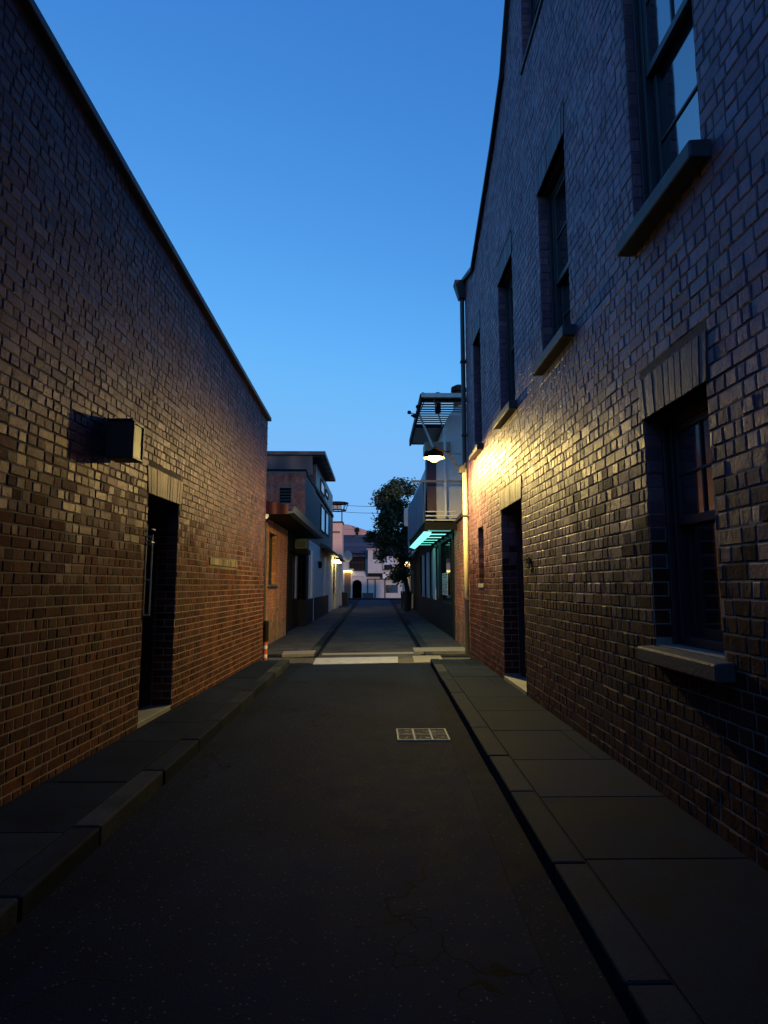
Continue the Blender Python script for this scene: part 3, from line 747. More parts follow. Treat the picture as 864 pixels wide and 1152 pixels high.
# shopfront beyond the brick
sf = MB(FL)
sf.box(yb_, yb_+.18, -.2, .03, 0, 3.1); sf.box(yc_-.3, yc_, -.2, .02, 0, 3.1); sf.box(yb_+.18, yc_-.3, -.2, 0, 2.55, 3.1); sf.box(yb_+.18, yc_-.3, -.3, -.1, 0, .25)
for u in (yb_+.9, yb_+1.55): sf.box(u, u+.06, -.16, -.05, .25, 2.55)
o = mesh_obj('shopfront', sf, M['black'], lb_, .005)
sg = MB(FL); sg.box(yb_+.18, yc_-.3, -.14, -.12, .25, 2.55); mesh_obj('glass', sg, M['glass'], o)
# awning
aw = thing  # (part of the shop)
AX = -1.98; e0 = 13.7; e1 = S(AX, 359, 600)[0]
zf = D(e0, 323, 572)[1]; zbk = D(e0, 296, 563)[1]; xbk = D(e0, 296, 563)[0]
print('AW', e1, zf, zbk, xbk, S(AX, 359.5, 609))
b = MB(); b.hull8([Vector(p) for p in ((-3.6, e0, zbk+.05), (AX, e0, zf-.02), (AX, e1, zf-.02), (-3.6, e1, zbk+.05), (-3.6, e0, zbk+.20), (AX, e0, zf+.09), (AX, e1, zf+.09), (-3.6, e1, zbk+.20))])
mesh_obj('awning', b, M['redroof'], lb_)
b = MB(); b.box(-3.3, AX, e0+.03, e1-.03, zf-.12, zf-.03); mesh_obj('soffit', b, M['black'], lb_)
b = MB(); b.hull8([Vector(p) for p in ((-3.6, e0-.03, zf-.13), (AX, e0-.03, zf-.13), (AX, e0-.002, zf-.13), (-3.6, e0-.002, zf-.13), (-3.6, e0-.03, zbk+.18), (AX, e0-.03, zf+.07), (AX, e0-.002, zf+.07), (-3.6, e0-.002, zbk+.18))])
mesh_obj('fascia', b, M['redroof'], lb_)
b = MB(); b.prism([(AX, zf-.12), (AX+.13, zf-.10), (AX+.15, zf+.05), (AX+.12, zf+.05), (AX+.1, zf-.06), (AX+.0, zf-.06)], e0-.02, e1+.02, 'n')
b.v = [Vector((v.x, v.y, v.z)) for v in b.v]
mesh_obj('gutter_channel', b, M['gutter_grey'], lb_)
b = MB(); c = Vector((-2.55, e0+.15, zf-.14)); b.lathe(c, [(.0, -.09), (.06, -.08), (.1, -.03), (.1, .02), (0, .02)], 14); mesh_obj('soffit_lamp', b, M['soffitlamp'], lb_)
b = MB(); 
for z, n_ in ((0, 0),): b.tube([Vector((-2.56, 14.2, .05)), Vector((-2.56, 14.2, 3.1))], .03, 8)
mesh_obj('downpipe', b, M['pipe_dark'], lb_)
# air conditioner on the shopfront
ay0, az1 = S(-2.3, 328, 606); ay1, az0 = S(-2.3, 341, 622)
ac = thing('air_conditioner', 'pale grey air conditioner box above the shop doorway under the left awning', 'air conditioner', (-2.45, ay0+.5, 2.2))
y0a = D(19.6, 328, 607); y1a = D(19.6, 341, 622)
b = MB(); b.box(-2.6, -2.22, 19.6, 20.35, y1a[1]+.14, y0a[1]+.03); mesh_obj('casing', b, M['gutter_grey'], ac, .015)
b = MB(); b.box(-2.6, -2.18, 19.55, 20.4, y1a[1]-.03, y1a[1]+.13); mesh_obj('tray', b, M['black'], ac, .01)
b = MB()
for k in range(5): b.box(-2.57, -2.25, 19.585, 19.6, y1a[1]+.2+k*.045, y1a[1]+.215+k*.045)
mesh_obj('grille', b, M['black'], ac)

# ============================================================ LEFT: TWO-STOREY BUILDING
yd = 22.4; ye = S(-2.62, 374, 640)[0]
print('2st', ye)
ts = thing('two_storey_shop', 'two-storey shop of red brick and dark render with a black clad top floor', 'building', (-5, 27, 0))
f = HF(yd); z1 = D(yd, 343, 530)[1]
hw = (D(yd, 314.5, 550)[0], D(yd, 327.5, 550)[0], D(yd, 320, 566)[1], D(yd, 320, 549)[1])
brick_wall('brick_front', f, -9, -2.62, z1, [hw], ts, M['brick_red'], M['mortar_mid'], .085, .24, seed=41, thick=.3, z0=2.9)
wn = MB(f); wn.box(hw[0], hw[1], -.16, -.12, hw[2], hw[3]); o = mesh_obj('window', wn, M['black'], ts)
wn = MB(f)
for k in range(5): z = hw[2]+(hw[3]-hw[2])*k/5; wn.box(hw[0], hw[1], -.12, -.07, z, z+.035)
mesh_obj('louvre', wn, M['frame'], o)
b = MB(); b.box(-9, -2.62, 22.72, ye, 3.1, z1-.1); mesh_obj('upper_wall', b, M['render_dark'], ts)
b = MB(); b.box(-9, -2.58, yd-.04, yd+.3, z1, z1+.07); b.box(-2.66, -2.58, yd+.3, ye+.05, z1-.1, z1+.07); mesh_obj('parapet_capping', b, M['black'], ts, .01)
# clad top floor and flat roof
yf = 26.4; rz = 7.05
b = MB(); b.box(-9, -2.62, yf, ye-.4, z1-.2, rz-.1); mesh_obj('top_floor', b, M['clad'], ts)
rx0, rz0 = D(25.0, 366, 507.5)
b = MB(); b.box(-9.3, rx0, 25.0, S(rx0, 377.5, 544)[0], rz0-.16, rz0); mesh_obj('roof', b, M['clad'], ts, .01)
b = MB(); b.box(-9.2, rx0-.25, 25.2, 31, rz0-.19, rz0-.161); mesh_obj('soffit', b, M['soffit'], ts)
b = MB(); b.box(-9.2, -2.66, 25.12, 25.3, rz0-1.0, rz0-.165); mesh_obj('fascia', b, M['clad'], ts)

def swin(f, a, b_, z0, z1, parent, glass='glass_pale', d=.02, name='window'):
    mb = MB(f); t = .06
    mb.box(a, a+t, 0, d+.03, z0, z1); mb.box(b_-t, b_, 0, d+.03, z0, z1); mb.box(a+t, b_-t, 0, d+.03, z0, z0+t); mb.box(a+t, b_-t, 0, d+.03, z1-t, z1)
    o = mesh_obj(name, mb, M['black'], parent)
    g = MB(f); g.box(a+t, b_-t, .004, d, z0+t, z1-t); mesh_obj('pane', g, M[glass], o); return o
for (xa, xb, yt, yb2) in ((361.3, 365.4, 567, 601), (366.5, 369.6, 574, 605), (361, 365, 538, 557), (366.6, 369.2, 550, 562)):
    a, zt_ = S(-2.6, xa, yt); b2, zb_ = S(-2.6, xb, yb2); a_, z0_ = S(-2.6, xa, yb2-4)
    swin(FL, a, b2, z0_, zt_, ts)
# ground floor, white render with rounded corner
gy0 = S(-2.5, 347, 650)[0]
GX = -2.5
b = MB(); b.box(-9, GX-.001, gy0+.5, 36.5, 0, 3.2); mesh_obj('ground_floor', b, M['render_white'], ts)
b = MB(); pr = [(-3.2, 0), (-3.2, 3.3)] ; arc = [(GX-.5+.5*math.sin(t), 2.8+.5*math.cos(t)) for t in [math.pi/2*k/8 for k in range(9)]]
b.prism([(-3.3, 0), (-3.3, 3.3)] + arc + [(GX, 0)], gy0, gy0+.5, 'n')
b.f = WF
P2 = MB()
poly = [(-3.3, 0), (-3.3, 3.3)] + arc + [(GX, 0)]
k = len(poly); P2.solid([Vector((x, y, z)) for y in (gy0, gy0+.498) for x, z in poly], [tuple(range(k)), tuple(range(k, 2*k))[::-1]] + [(i, k+i, k+(i+1) % k, (i+1) % k) for i in range(k)])
mesh_obj('rounded_pier', P2, M['render_blue'], ts)
for (xa, xb) in ((343.5, 351.5), (354, 369)):
    a = S(GX+.03, xa, 690)[0]; b2 = S(GX+.03, xb, 690)[0]; q = MB(); q.box(-3.2, GX+.05, a, b2, .0, .98); mesh_obj('plinth', q, M['plinth'], ts, .01)
# narrow dark openings and pale posts of the ground floor
for (xa, xb, m, o_) in ((344, 346.5, 'black', .02), (349.5, 351, 'white', .05), (364, 366, 'white', .04), (374.8, 376.5, 'black', .03)):
    a = S(GX, xa, 650)[0]; b2 = S(GX, xb, 650)[0]; q = MB(); q.box(GX, GX+o_, a, b2, .98, 2.85); mesh_obj('pilaster', q, M[m], ts)
wl2 = MB(); c = Vector((GX+.12, S(GX, 357, 630)[0], 2.35)); wl2.lathe(c, [(0, -.15), (.07, -.12), (.09, .1), (.03, .16), (0, .18)], 10); wl2.tube([c+Vector((-.13, 0, .12)), c+Vector((0, 0, .16))], .015)
tag(mesh_obj('wall_lantern', wl2, M['black']), 'small dark lantern on the pale blue rounded pier at left', 'lantern')
# curved canopy over the far shop, with lit underside
cn = thing('shop_canopy', 'dark curved canopy glowing yellow underneath over the pale shop at left', 'canopy', (-2.2, 33, 3))
cy0 = 27.5; cy1 = 37.8; prof = [(-2.5, 3.62), (-2.35, 3.60), (-2.15, 3.5), (-1.98, 3.36), (-1.9, 3.22), (-1.94, 3.2), (-2.05, 3.3), (-2.2, 3.4), (-2.5, 3.45)]
P2 = MB(); k = len(prof)
P2.solid([Vector((x, y, z-.25)) for y in (cy0, cy1) for x, z in prof], [tuple(range(k))[::-1], tuple(range(k, 2*k))] + [(i, (i+1) % k, k+(i+1) % k, k+i) for i in range(k)])
mesh_obj('hood', P2, M['render_dark'], cn)
q = MB(); q.box(-2.45, -2.1, 35.2, 37.4, 2.82, 2.9); mesh_obj('light', q, M['yellow'], cn)
# octagonal sign
ox, oz = D(38.2, 391, 626)
q = MB(); pl = [(ox+.3*math.cos(math.pi/8+math.pi/4*i), oz+.38*math.sin(math.pi/8+math.pi/4*i)) for i in range(8)]
P2 = MB(); P2.solid([Vector((x, y, z)) for y in (38.1, 38.25) for x, z in pl], [tuple(range(8)), tuple(range(8, 16))[::-1]] + [(i, 8+i, 8+(i+1) % 8, (i+1) % 8) for i in range(8)])
so_ = tag(mesh_obj('shop_sign', P2, M['white'], None, .01), 'pale octagonal sign hanging at the end of the dark curved canopy at left', 'sign')
# third shop: cream, lit
fs = thing('cream_shop', 'narrow cream shop lit yellow beyond the two-storey building, last on the left', 'building', (-4, 42, 0))
q = MB(); q.box(-9, -2.62, 36.6, 47.5, 0, 3.3); mesh_obj('wall', q, M['cream'], fs)
q = MB(); q.box(-9, -2.2, 38.4, 47.6, 3.3, 3.42); mesh_obj('roof', q, M['tile'], fs)
for (xa, xb) in ((377, 380.5), (383.2, 384.2)):
    a, b2 = S(-2.45, xa, 650)[0], S(-2.45, xb, 650)[0]; q = MB(); q.box(-2.66, -2.4, a, b2-.1, 0, 3.05); mesh_obj('pillar', q, M['cream'], fs)
for (xa, xb) in ((375.3, 376.8), (381, 383)):
    a, b2 = S(-2.6, xa, 650)[0], S(-2.6, xb, 650)[0]; q = MB(); q.box(-2.64, -2.6, a, b2, .05, 2.4); mesh_obj('door', q, M['black'], fs)
q = MB(); q.box(-2.6, -2.4, 40.2, 40.6, 3.06, 3.15); mesh_obj('light', q, M['yellow'], fs)
def wheelie(x, y, lab, grp=None, w=.55, h=1.05):
    t = thing('wheelie_bin', lab, 'bin', (x, y, .05), grp)
    q = MB(); q.hull8([Vector(p) for p in ((x-w*.4, y-.25, .12), (x+w*.4, y-.25, .12), (x+w*.4, y+.25, .12), (x-w*.4, y+.25, .12), (x-w*.5, y-.33, h), (x+w*.5, y-.33, h), (x+w*.5, y+.33, h), (x-w*.5, y+.33, h))])
    mesh_obj('body', q, M['bin'], t, .02)
    q = MB(); q.hull8([Vector(p) for p in ((x-w*.53, y-.38, h), (x+w*.53, y-.38, h), (x+w*.53, y+.36, h), (x-w*.53, y+.36, h), (x-w*.4, y-.3, h+.08), (x+w*.4, y-.3, h+.08), (x+w*.4, y+.3, h+.08), (x-w*.4, y+.3, h+.08))]); mesh_obj('lid', q, M['bin'], t, .015)
    for s in (-1, 1):
        q = MB(); q.lathe(Vector((x+s*w*.4, y+.27, .15)), [(0, -.025), (.1, -.025), (.1, .025), (0, .025)], 14, Vector((1, 0, 0))); mesh_obj('wheel', q, M['black'], t)
    return t
wheelie(-2.05, 41.5, 'dark bin standing on the left pavement beside the lit cream shop', None, .42, .95)

# ============================================================ FAR END
FY = 66.0
def FX(px): return D(FY, px, 650)[0]
def FZ(py): return D(FY, 420, py)[1]
fb = thing('far_house', 'pale rendered house with a dark hipped roof closing the end of the street', 'house', (0, FY+3, 0))
f = HF(FY)
ge0, ge1 = FX(396.5), FX(407)      # arch
q = MB(f); arc = [((ge0+ge1)/2 + (ge1-ge0)/2*math.cos(math.pi*k/10), FZ(657)+.45*math.sin(math.pi*k/10)) for k in range(11)]
# facade with arched opening: built as panels around it
q.box(-12, ge0, -.3, 0, 0, 4.6); q.box(ge1, 12, -.3, 0, 0, 4.6)
q.prism([(ge1, 4.6), (ge0, 4.6), (ge0, FZ(657))] + arc[::-1] + [(ge1, FZ(657))], -.3, 0)
mesh_obj('front_wall', q, M['pinkwhite'], fb)
q = MB(f); q.box(ge0-.2, ge1+.2, -.9, -.31, 0, 2.6); mesh_obj('arched_doorway', q, M['black'], fb)
rdg = FZ(601)
q = MB(); q.solid([Vector(p) for p in ((-13, FY-.5, 4.5), (13, FY-.5, 4.5), (13, FY+9, 4.5), (-13, FY+9, 4.5), (-9, FY+4, rdg+.25), (6, FY+4, rdg+.25))], [(0, 1, 5, 4), (1, 2, 5), (2, 3, 4, 5), (3, 0, 4), (3, 2, 1, 0)]); mesh_obj('roof', q, M['tile'], fb)
q = MB(f); q.box(-12, 12, -8, -.31, 0, 4.45); mesh_obj('rear_wall', q, M['pinkwhite'], fb)
# balcony recess as a flat panel, its shade painted black
q = MB(f); q.box(FX(393), FX(411), 0, .06, FZ(641), FZ(622)); o = mesh_obj('balcony', q, M['black'], fb)
q = MB(f)
for k in range(12): x = FX(393)+(FX(411)-FX(393))*k/11; q.box(x-.02, x+.02, .3, .34, FZ(641), FZ(633))
q.box(FX(393), FX(411), .28, .36, FZ(633), FZ(633)+.06); q.box(FX(392), FX(411.5), .05, .4, FZ(642.5), FZ(641)); mesh_obj('railing', q, M['iron'], o)
q = MB(f); q.prism([(FX(398), FZ(641)), (FX(412), FZ(641)), (FX(412), FZ(651)), (FX(409.5), FZ(651)), (FX(408), FZ(648)), (FX(396.5), FZ(648)), (FX(396.3), FZ(643))], .0, .12); mesh_obj('gable_panel', q, M['render_white'], fb)
# oriel
ox0, ox1, oz0, oz1 = FX(414), FX(430), FZ(645), FZ(619)
q = MB(f); q.box(ox0, ox1, 0, .9, oz0, oz1); o = mesh_obj('oriel', q, M['pinkwhite'], fb)
q = MB(f); q.box(ox0-.15, ox1+.1, .0, 1.05, oz1, oz1+.12); mesh_obj('oriel_roof', q, M['ptile'], o)
wa0, wa1 = FX(419.5), FX(428.5); q = MB(f)
q.prism([(wa0, FZ(630)), (wa1, FZ(630))] + [((wa0+wa1)/2+(wa1-wa0)/2*math.cos(math.pi*k/8), FZ(623)+.28*math.sin(math.pi*k/8)) for k in range(9)], .9, .93)
mesh_obj('arched_window', q, M['render_dark'], o)
q = MB(f); q.box(wa0-.08, wa1+.08, .9, .98, FZ(632), FZ(630)); mesh_obj('sill', q, M['render_white'], o)
q = MB(f); q.box(ox0, ox1, .0, .7, oz0-.3, oz0-.002); mesh_obj('oriel_base', q, M['black'], fb)
q = MB(f); q.box(FX(431), FX(442.5), 0, .6, FZ(640), FZ(626)); mesh_obj('bay', q, M['render_white'], fb)
q = MB(f); q.box(FX(432), FX(441), .6, .63, FZ(641), FZ(635.5)); mesh_obj('bay_window', q, M['glass'], fb)
q = MB(f); q.box(FX(430.5), FX(442.5), 0, .7, FZ(651), FZ(644)); mesh_obj('sign_board', q, M['white'], fb)
q = MB(f); q.box(FX(434), FX(447.5), 0, .03, FZ(667), FZ(658)); mesh_obj('garage_window', q, M['glass'], fb)
q = MB(f)
for x in (413, 421.5, 432.5): q.box(FX(x), FX(x)+.12, 0, .08, .1, FZ(652))
q.box(FX(413), FX(448), 0, .08, FZ(652), FZ(651)); q.box(FX(408), FX(420), 0, .3, .1, FZ(667)); mesh_obj('trim', q, M['render_dark'], fb)
q = MB(f); q.box(FX(387.5), FX(394.5), 0, .06, .1, FZ(644)); o = mesh_obj('door', q, M['wood'], fb)
q = MB(f); q.box(FX(394.7), FX(396), 0, .16, .1, FZ(644)); q.box(FX(386), FX(387.3), 0, .16, .1, FZ(644)); mesh_obj('jamb', q, M['cream'], fb)
q = MB(f); q.box(FX(386), FX(398), .0, .5, FZ(642), FZ(640)); mesh_obj('door_hood', q, M['cream'], fb)
q = MB(f); q.box(FX(387), FX(396), .1, .4, FZ(643), FZ(642)-.01); mesh_obj('light', q, M['yellow'], fb)
# building behind, with sunset pink painted into roof and wall
pb_ = thing('sunset_tinted_house', 'building, sunset glow coloured into its peach walls and pale pink roof, showing above the dark roof at the street end', 'house', (0, 82, 0))
PYY = 78.0
q = MB(); zz = D(PYY, 400, 590)[1]; z2 = D(PYY, 424, 601)[1]
xs = [D(PYY, x, 600)[0] for x in (370, 392, 426)]
q.solid([Vector(p) for p in ((xs[0]-3, PYY, 7), (xs[2]+4, PYY, 7), (xs[2]+4, PYY, z2-.5), (xs[2], PYY, z2), (xs[1], PYY, zz), (xs[0]-3, PYY, zz+.1),
         (xs[0]-3, PYY+8, 7), (xs[2]+4, PYY+8, 7), (xs[2]+4, PYY+8, z2-.5), (xs[2], PYY+8, z2), (xs[1], PYY+8, zz), (xs[0]-3, PYY+8, zz+.1))],
        [(0, 1, 2, 3, 4, 5), (11, 10, 9, 8, 7, 6), (5, 4, 10, 11), (4, 3, 9, 10), (3, 2, 8, 9), (0, 6, 7, 1), (1, 7, 8, 2), (0, 5, 11, 6)])
mesh_obj('roof', q, M['ptile'], pb_)
q = MB(); q.box(xs[0]-3, xs[2]+4, PYY+.3, PYY+7.7, 0, 6.99); mesh_obj('wall', q, M['peach'], pb_)
cx, cz = D(PYY-.3, 402, 598); q = MB(); q.lathe(Vector((cx, PYY-.3, cz-.5)), [(0, 0), (.14, 0), (.14, .5), (.3, .55), (.24, .9), (.1, 1.05), (0, 1.05)], 10); mesh_obj('vent', q, M['black'], pb_)
# tower with a round roof on posts; its peach is painted sunset light
tw = thing('sunset_tinted_tower', 'rooftop tower coloured peach for the sunset light, with a round white lookout frame above the left shops', 'tower', (-3.2, 50.5, 0))
TX0, TX1 = D(50, 368, 600)[0], D(50, 385, 600)[0]; tz0, tz1 = 0, D(50, 380, 588)[1]
q = MB(); q.box(TX0, TX1, 50, 52, tz0, tz1); mesh_obj('wall', q, M['peach'], tw)
q = MB(); q.box(TX0-.05, TX1+.06, 49.9, 52.1, tz1, tz1+.1); q.box(D(50, 374, 600)[0], D(50, 382.5, 600)[0], 49.86, 49.995, D(50, 378, 599)[1], D(50, 378, 598)[1]); mesh_obj('capping', q, M['black'], tw)
cx, cz0 = D(51, 380, 575); _, cz1 = D(51, 380, 567)
q = MB(); rad = abs(D(51, 392, 570)[0]-D(51, 380, 570)[0])
for z, rr_ in ((cz0, rad*.78), (cz1, rad)):
    q.lathe(Vector((cx, 51, z)), [(rr_, 0), (rr_, .1), (rr_-.08, .1), (rr_-.08, 0)], 24, close=True)
for k in range(8):
    t = 2*math.pi*k/8; q.tube([Vector((cx+rad*.74*math.cos(t), 51+rad*.74*math.sin(t), cz0)), Vector((cx+rad*.95*math.cos(t), 51+rad*.95*math.sin(t), cz1))], .03, 6)
mesh_obj('lookout_ring', q, M['black'], tw)
q = MB(); q.lathe(Vector((cx, 51, cz1+.1)), [(0, .06), (rad*.9, .03), (rad, 0), (rad*.9, -.02), (0, -.02)], 24); mesh_obj('lookout_roof', q, M['pinkwhite'], tw)
for px_ in (373, 384.5):
    x, _ = D(51, px_, 600); q = MB(); q.tube([Vector((x, 51, tz1)), Vector((x, 51, cz0+.1))], .05, 8); mesh_obj('post', q, M['pipe_dark'], tw)
q = MB(); q.box(D(51, 370, 600)[0], D(51, 384, 600)[0], 50.96, 51.04, cz0+.12, cz1-.12); mesh_obj('panel', q, M['pinkwhite'], tw)

# overhead cables
for k, (ya1, ya2) in enumerate(((568.5, 571), (576, 578.5))):
    x1_, z1_ = D(50, 388, ya1); x2_, z2_ = D(40, 470, ya2-3)
    pts = [Vector((x1_+(x2_-x1_)*t, 50-10*t, z1_+(z2_-z1_)*t - 1.2*t*(1-t)*.35)) for t in [i/12 for i in range(13)]]
    q = MB(); q.tube(pts, .018, 5)
    tag(mesh_obj('overhead_cable', q, M['black']), 'upper of two thin dark cables crossing the sky to the tree' if k == 0 else 'lower of two thin dark cables crossing the sky to the tree', 'cable')

# ============================================================ RIGHT: LOW WALL
ry1 = G(509, 720).y
wlx = thing('garden_wall', 'low brick wall lit amber between the corner downpipe and the black shopfront', 'wall', (2.1, 14.5, 0))
FW = Frame(Vector((2.05, 12.6, 0)), Vector((2.14, 16.3, 0)), 1)
brick_wall('wall', FW, rE+.02, 16.3, 3.1, [], wlx, M['brick_low'], M['mortar_mid'], .085, .24, seed=51, thick=.25)
q = MB(FW); 
for i in range(5):
    a = rE+.05+i*.76; q.box(a, a+.75, -.29, .05, 3.101, 3.2)
mesh_obj('coping', q, M['coping'], wlx, .01)

# ============================================================ RIGHT: PALE BUILDING, SHOPFRONT, CANOPY
ps = thing('pale_building', 'pale blue-grey building with an overhanging upper floor behind the street lamp', 'building', (4, 20, 0))
BY = 16.45; f = HF(BY)
def bx(px): return D(BY, px, 520)[0]
def bz(py): return D(BY, 500, py)[1]
arc = [(bx(502), bz(477)), (bx(503), bz(472)), (bx(506), bz(467)), (bx(510), bz(462)), (bx(513), bz(458)), (bx(518), bz(456)), (6.5, bz(455))]
P2 = MB(); poly = [(bx(490.5), 3.3), (bx(490.5), bz(519)), (bx(502), bz(519))] + arc + [(6.5, 3.3)]
k = len(poly); P2.solid([Vector((x, y, z)) for y in (BY, 31) for x, z in poly], [tuple(range(k))[::-1], tuple(range(k, 2*k))] + [(i, (i+1) % k, k+(i+1) % k, k+i) for i in range(k)])
mesh_obj('upper_floor', P2, M['render_blue'], ps)
q = MB(); q.box(2.45, 6.5, BY+.3, 33, 0, 3.3); mesh_obj('rear_wall', q, M['render_dark'], ps)
pa0, pa1 = bx(480), bx(490.4)
q = MB(); q.box(pa0, pa1, BY-.05, BY+.5, bz(576), bz(508)); mesh_obj('brick_pier', q, M['soldier_dark'], ps)
q = MB(); q.box(pa0-.05, pa1+.4, BY-.1, BY+.6, bz(508), bz(498)); mesh_obj('pier_cap', q, M['beige'], ps)
# shopfront (part group)
FRs = FR
y_a = BY-.15; y_b = S(2.15, 474, 650)[0]
print('SF', y_a, y_b)
q = MB(FR); q.box(y_a, y_b+2, -.3, 0, 0, .98); mesh_obj('dado', q, M['plinth'], ps, .01)
q = MB(FR); q.box(y_a, y_a+.22, -.3, .06, 0, 3.3); q.box(y_a+.22, y_b+2, -.3, .0, 2.82, 3.3)
mesh_obj('shop_frame', q, M['plinth'], ps, .01)
# tall panes and pilasters
xs_ = [503.6, 497.5, 494.3, 490.5, 488.2, 485, 483, 480, 478.5, 475.5, 474, 472]
for i in range(0, len(xs_)-1, 2):
    a, b2 = S(2.15, xs_[i+1], 640)[0], S(2.15, xs_[i+1+0], 640)[0]
us = [S(2.15, x, 640)[0] for x in (505.5, 496.5, 493.5, 489.5, 487, 482.5, 480, 477, 475, 472.5)]
for i in range(len(us)-1):
    if i % 2 == 0:
        o = MB(FR); o.box(us[i], us[i+1], -.12, -.08, .98, 2.82); g = mesh_obj('window', o, M['glass_pale'] if i else M['glass'], ps)
        m = MB(FR); m.box(us[i], us[i+1], -.08, -.04, .98, 1.04); m.box(us[i], us[i]+.05, -.08, -.03, 1.04, 2.82); m.box(us[i+1]-.05, us[i+1], -.08, -.03, 1.04, 2.82); mesh_obj('frame', m, M['black'], g)
    else:
        o = MB(FR); o.box(us[i], us[i+1], -.12, .01, .98, 2.82); mesh_obj('pilaster', o, M['black'] if i == 1 else M['slat'], ps, .006)
# far dark part of shop
q = MB(FR); q.box(us[-1], us[-1]+8, -.3, -.02, .98, 3.3); mesh_obj('dark_shopfront', q, M['black'], ps)
# poster in the window
pu0, pu1 = S(2.2, 504.5, 655)[0], S(2.2, 496.8, 655)[0]
ph0, ph1 = S(2.2, 504.5, 671)[1]+.03, S(2.2, 500, 645)[1]
po = thing('poster', 'pale printed notice fixed in the first window of the black shopfront', 'poster', (2.2, (pu0+pu1)/2, ph0))
q = MB(FR); q.box(pu0, pu1, -.03, -.022, ph0, ph1); r3 = random.Random(3); z = ph1-.07; i = 0
while z > ph0+.05:
    u = pu1-.06
    while u > pu0+.1:
        l = r3.uniform(.05, .16); 
        if r3.random() < .8: q.box(max(pu0+.05, u-l), u, -.022, -.019, z, z+(.035 if i in (0, 1) else .016), 1)
        u -= l+.03
    z -= .075 if i < 2 else .045; i += 1
mesh_obj('sheet', q, [M['paper'], M['ink']], po)
# canopy / balcony with teal light boxes below
cp_ = thing('balcony_canopy', 'black balcony with blue screen and glowing teal light panels underneath', 'canopy', (1.7, 19, 3))
cy0, cy1 = 15.5, 22.4; cx0 = 1.28; cz = D(15.5, 478, 596)[1]
print('canopy z', cz, D(cy1, 462.6, 615))
q = MB(); q.box(cx0, 2.14, cy0, cy1, cz+.12, cz+.2)
q.box(cx0, cx0+.09, cy0, cy1, cz-.02, cz+.12)
n = 6
for i in range(n+1): y = cy0+(cy1-cy0-.12)*i/n; q.box(cx0+.09, 2.14, y, y+.12, cz-.0, cz+.12)
mesh_obj('deck', q, M['black'], cp_)
for i in range(n):
    y = cy0+(cy1-cy0-.12)*i/n
    q = MB(); q.box(cx0+.14, 2.05, y+.18, y+(cy1-cy0)/n-.08, cz+.05, cz+.115); mesh_obj('light_panel', q, M['teal'] if i > 0 else M['teal_dim'], cp_)
q = MB(); q.hull8([Vector(p) for p in ((cx0-.02, cy0+.3, cz-.04), (cx0+.18, cy0+.3, cz-.1), (cx0+.18, cy1-.2, cz-.1), (cx0-.02, cy1-.2, cz-.04), (cx0-.0, cy0+.3, cz-.02), (cx0+.2, cy0+.3, cz-.025), (cx0+.2, cy1-.2, cz-.025), (cx0, cy1-.2, cz-.02))])
mesh_obj('light_trough', q, M['teal'], cp_)
st0 = D(15.5, 479, 541)[1]
q = MB(); q.hull8([Vector(p) for p in ((cx0-.05, cy0, cz+.2), (cx0, cy0, cz+.2), (cx0, cy1, cz+.2), (cx0-.05, cy1, cz+.2), (cx0-.05, cy0, st0), (cx0, cy0, st0), (cx0, cy1, st0+.2), (cx0-.05, cy1, st0+.2))])
mesh_obj('screen', q, M['screen'], cp_)
bz0, bz1 = D(15.5, 480, 575)[1], D(15.5, 480, 560)[1]
q = MB()
for k in range(3): q.box(cx0+.02, 2.1, cy0-.02, cy0+.03, cz+.24+k*.11, cz+.265+k*.11)
mesh_obj('front_slats', q, M['slat'], cp_)
hr = D(15.45, 500, 541.5)
q = MB(); q.tube([Vector((D(15.45, 462.5, 542)[0], 15.45, hr[1])), Vector((D(15.45, 522, 541)[0], 15.45, hr[1]))], .03, 8); mesh_obj('rail', q, M['beige'], cp_)
q = MB(); q.tube([Vector((D(15.45, 501, 543)[0], 15.45, cz+.34)), Vector((D(15.45, 501, 543)[0], 15.45, D(15.45, 501, 482)[1]))], .035, 8); mesh_obj('post', q, M['slat'], cp_)
# sunshade of slats above
sn = thing('sunshade', 'slatted sunshade jutting out over the lane high above the street lamp', 'sunshade', (1.8, 17, 6))
sz_ = D(15.0, 500, 446)[1]; sx0 = 1.2; sx1 = 2.6
q = MB()
for y in (15.0, 17.6, 19.8): q.box(sx0, sx1, y, y+.07, sz_-.12, sz_-.02)
q.box(sx0-.06, sx0, 14.95, 19.9, sz_-.16, sz_+.05)
mesh_obj('frame', q, M['black'], sn)
for i in range(11):
    y = 15.10+i*.225; q = MB(); q.box(sx0, sx1, y, y+.125, sz_-.03, sz_-.022); mesh_obj('slat', q, M['beige'], sn)
q = MB(); q.box(sx0, sx1, 17.67, 19.8, sz_-.1, sz_-.04); mesh_obj('panel', q, M['beige'], sn)
q = MB(); q.box(sx0-.03, sx1, 14.9, 15.0, sz_-.05, sz_+.06); mesh_obj('front_edge', q, M['slat'], sn)
q = MB(); a = Vector((D(16.3, 472, 480)[0], 16.3, sz_-.12)); x_, z_ = D(16.3, 487, 503); q.tube([a, Vector((x_, 16.3, z_))], .03, 6); q.tube([Vector((1.5, 15.0, sz_-.1)), Vector((2.0, 17.6, sz_-.1))], .02, 6); mesh_obj('strut', q, M['slat'], sn)
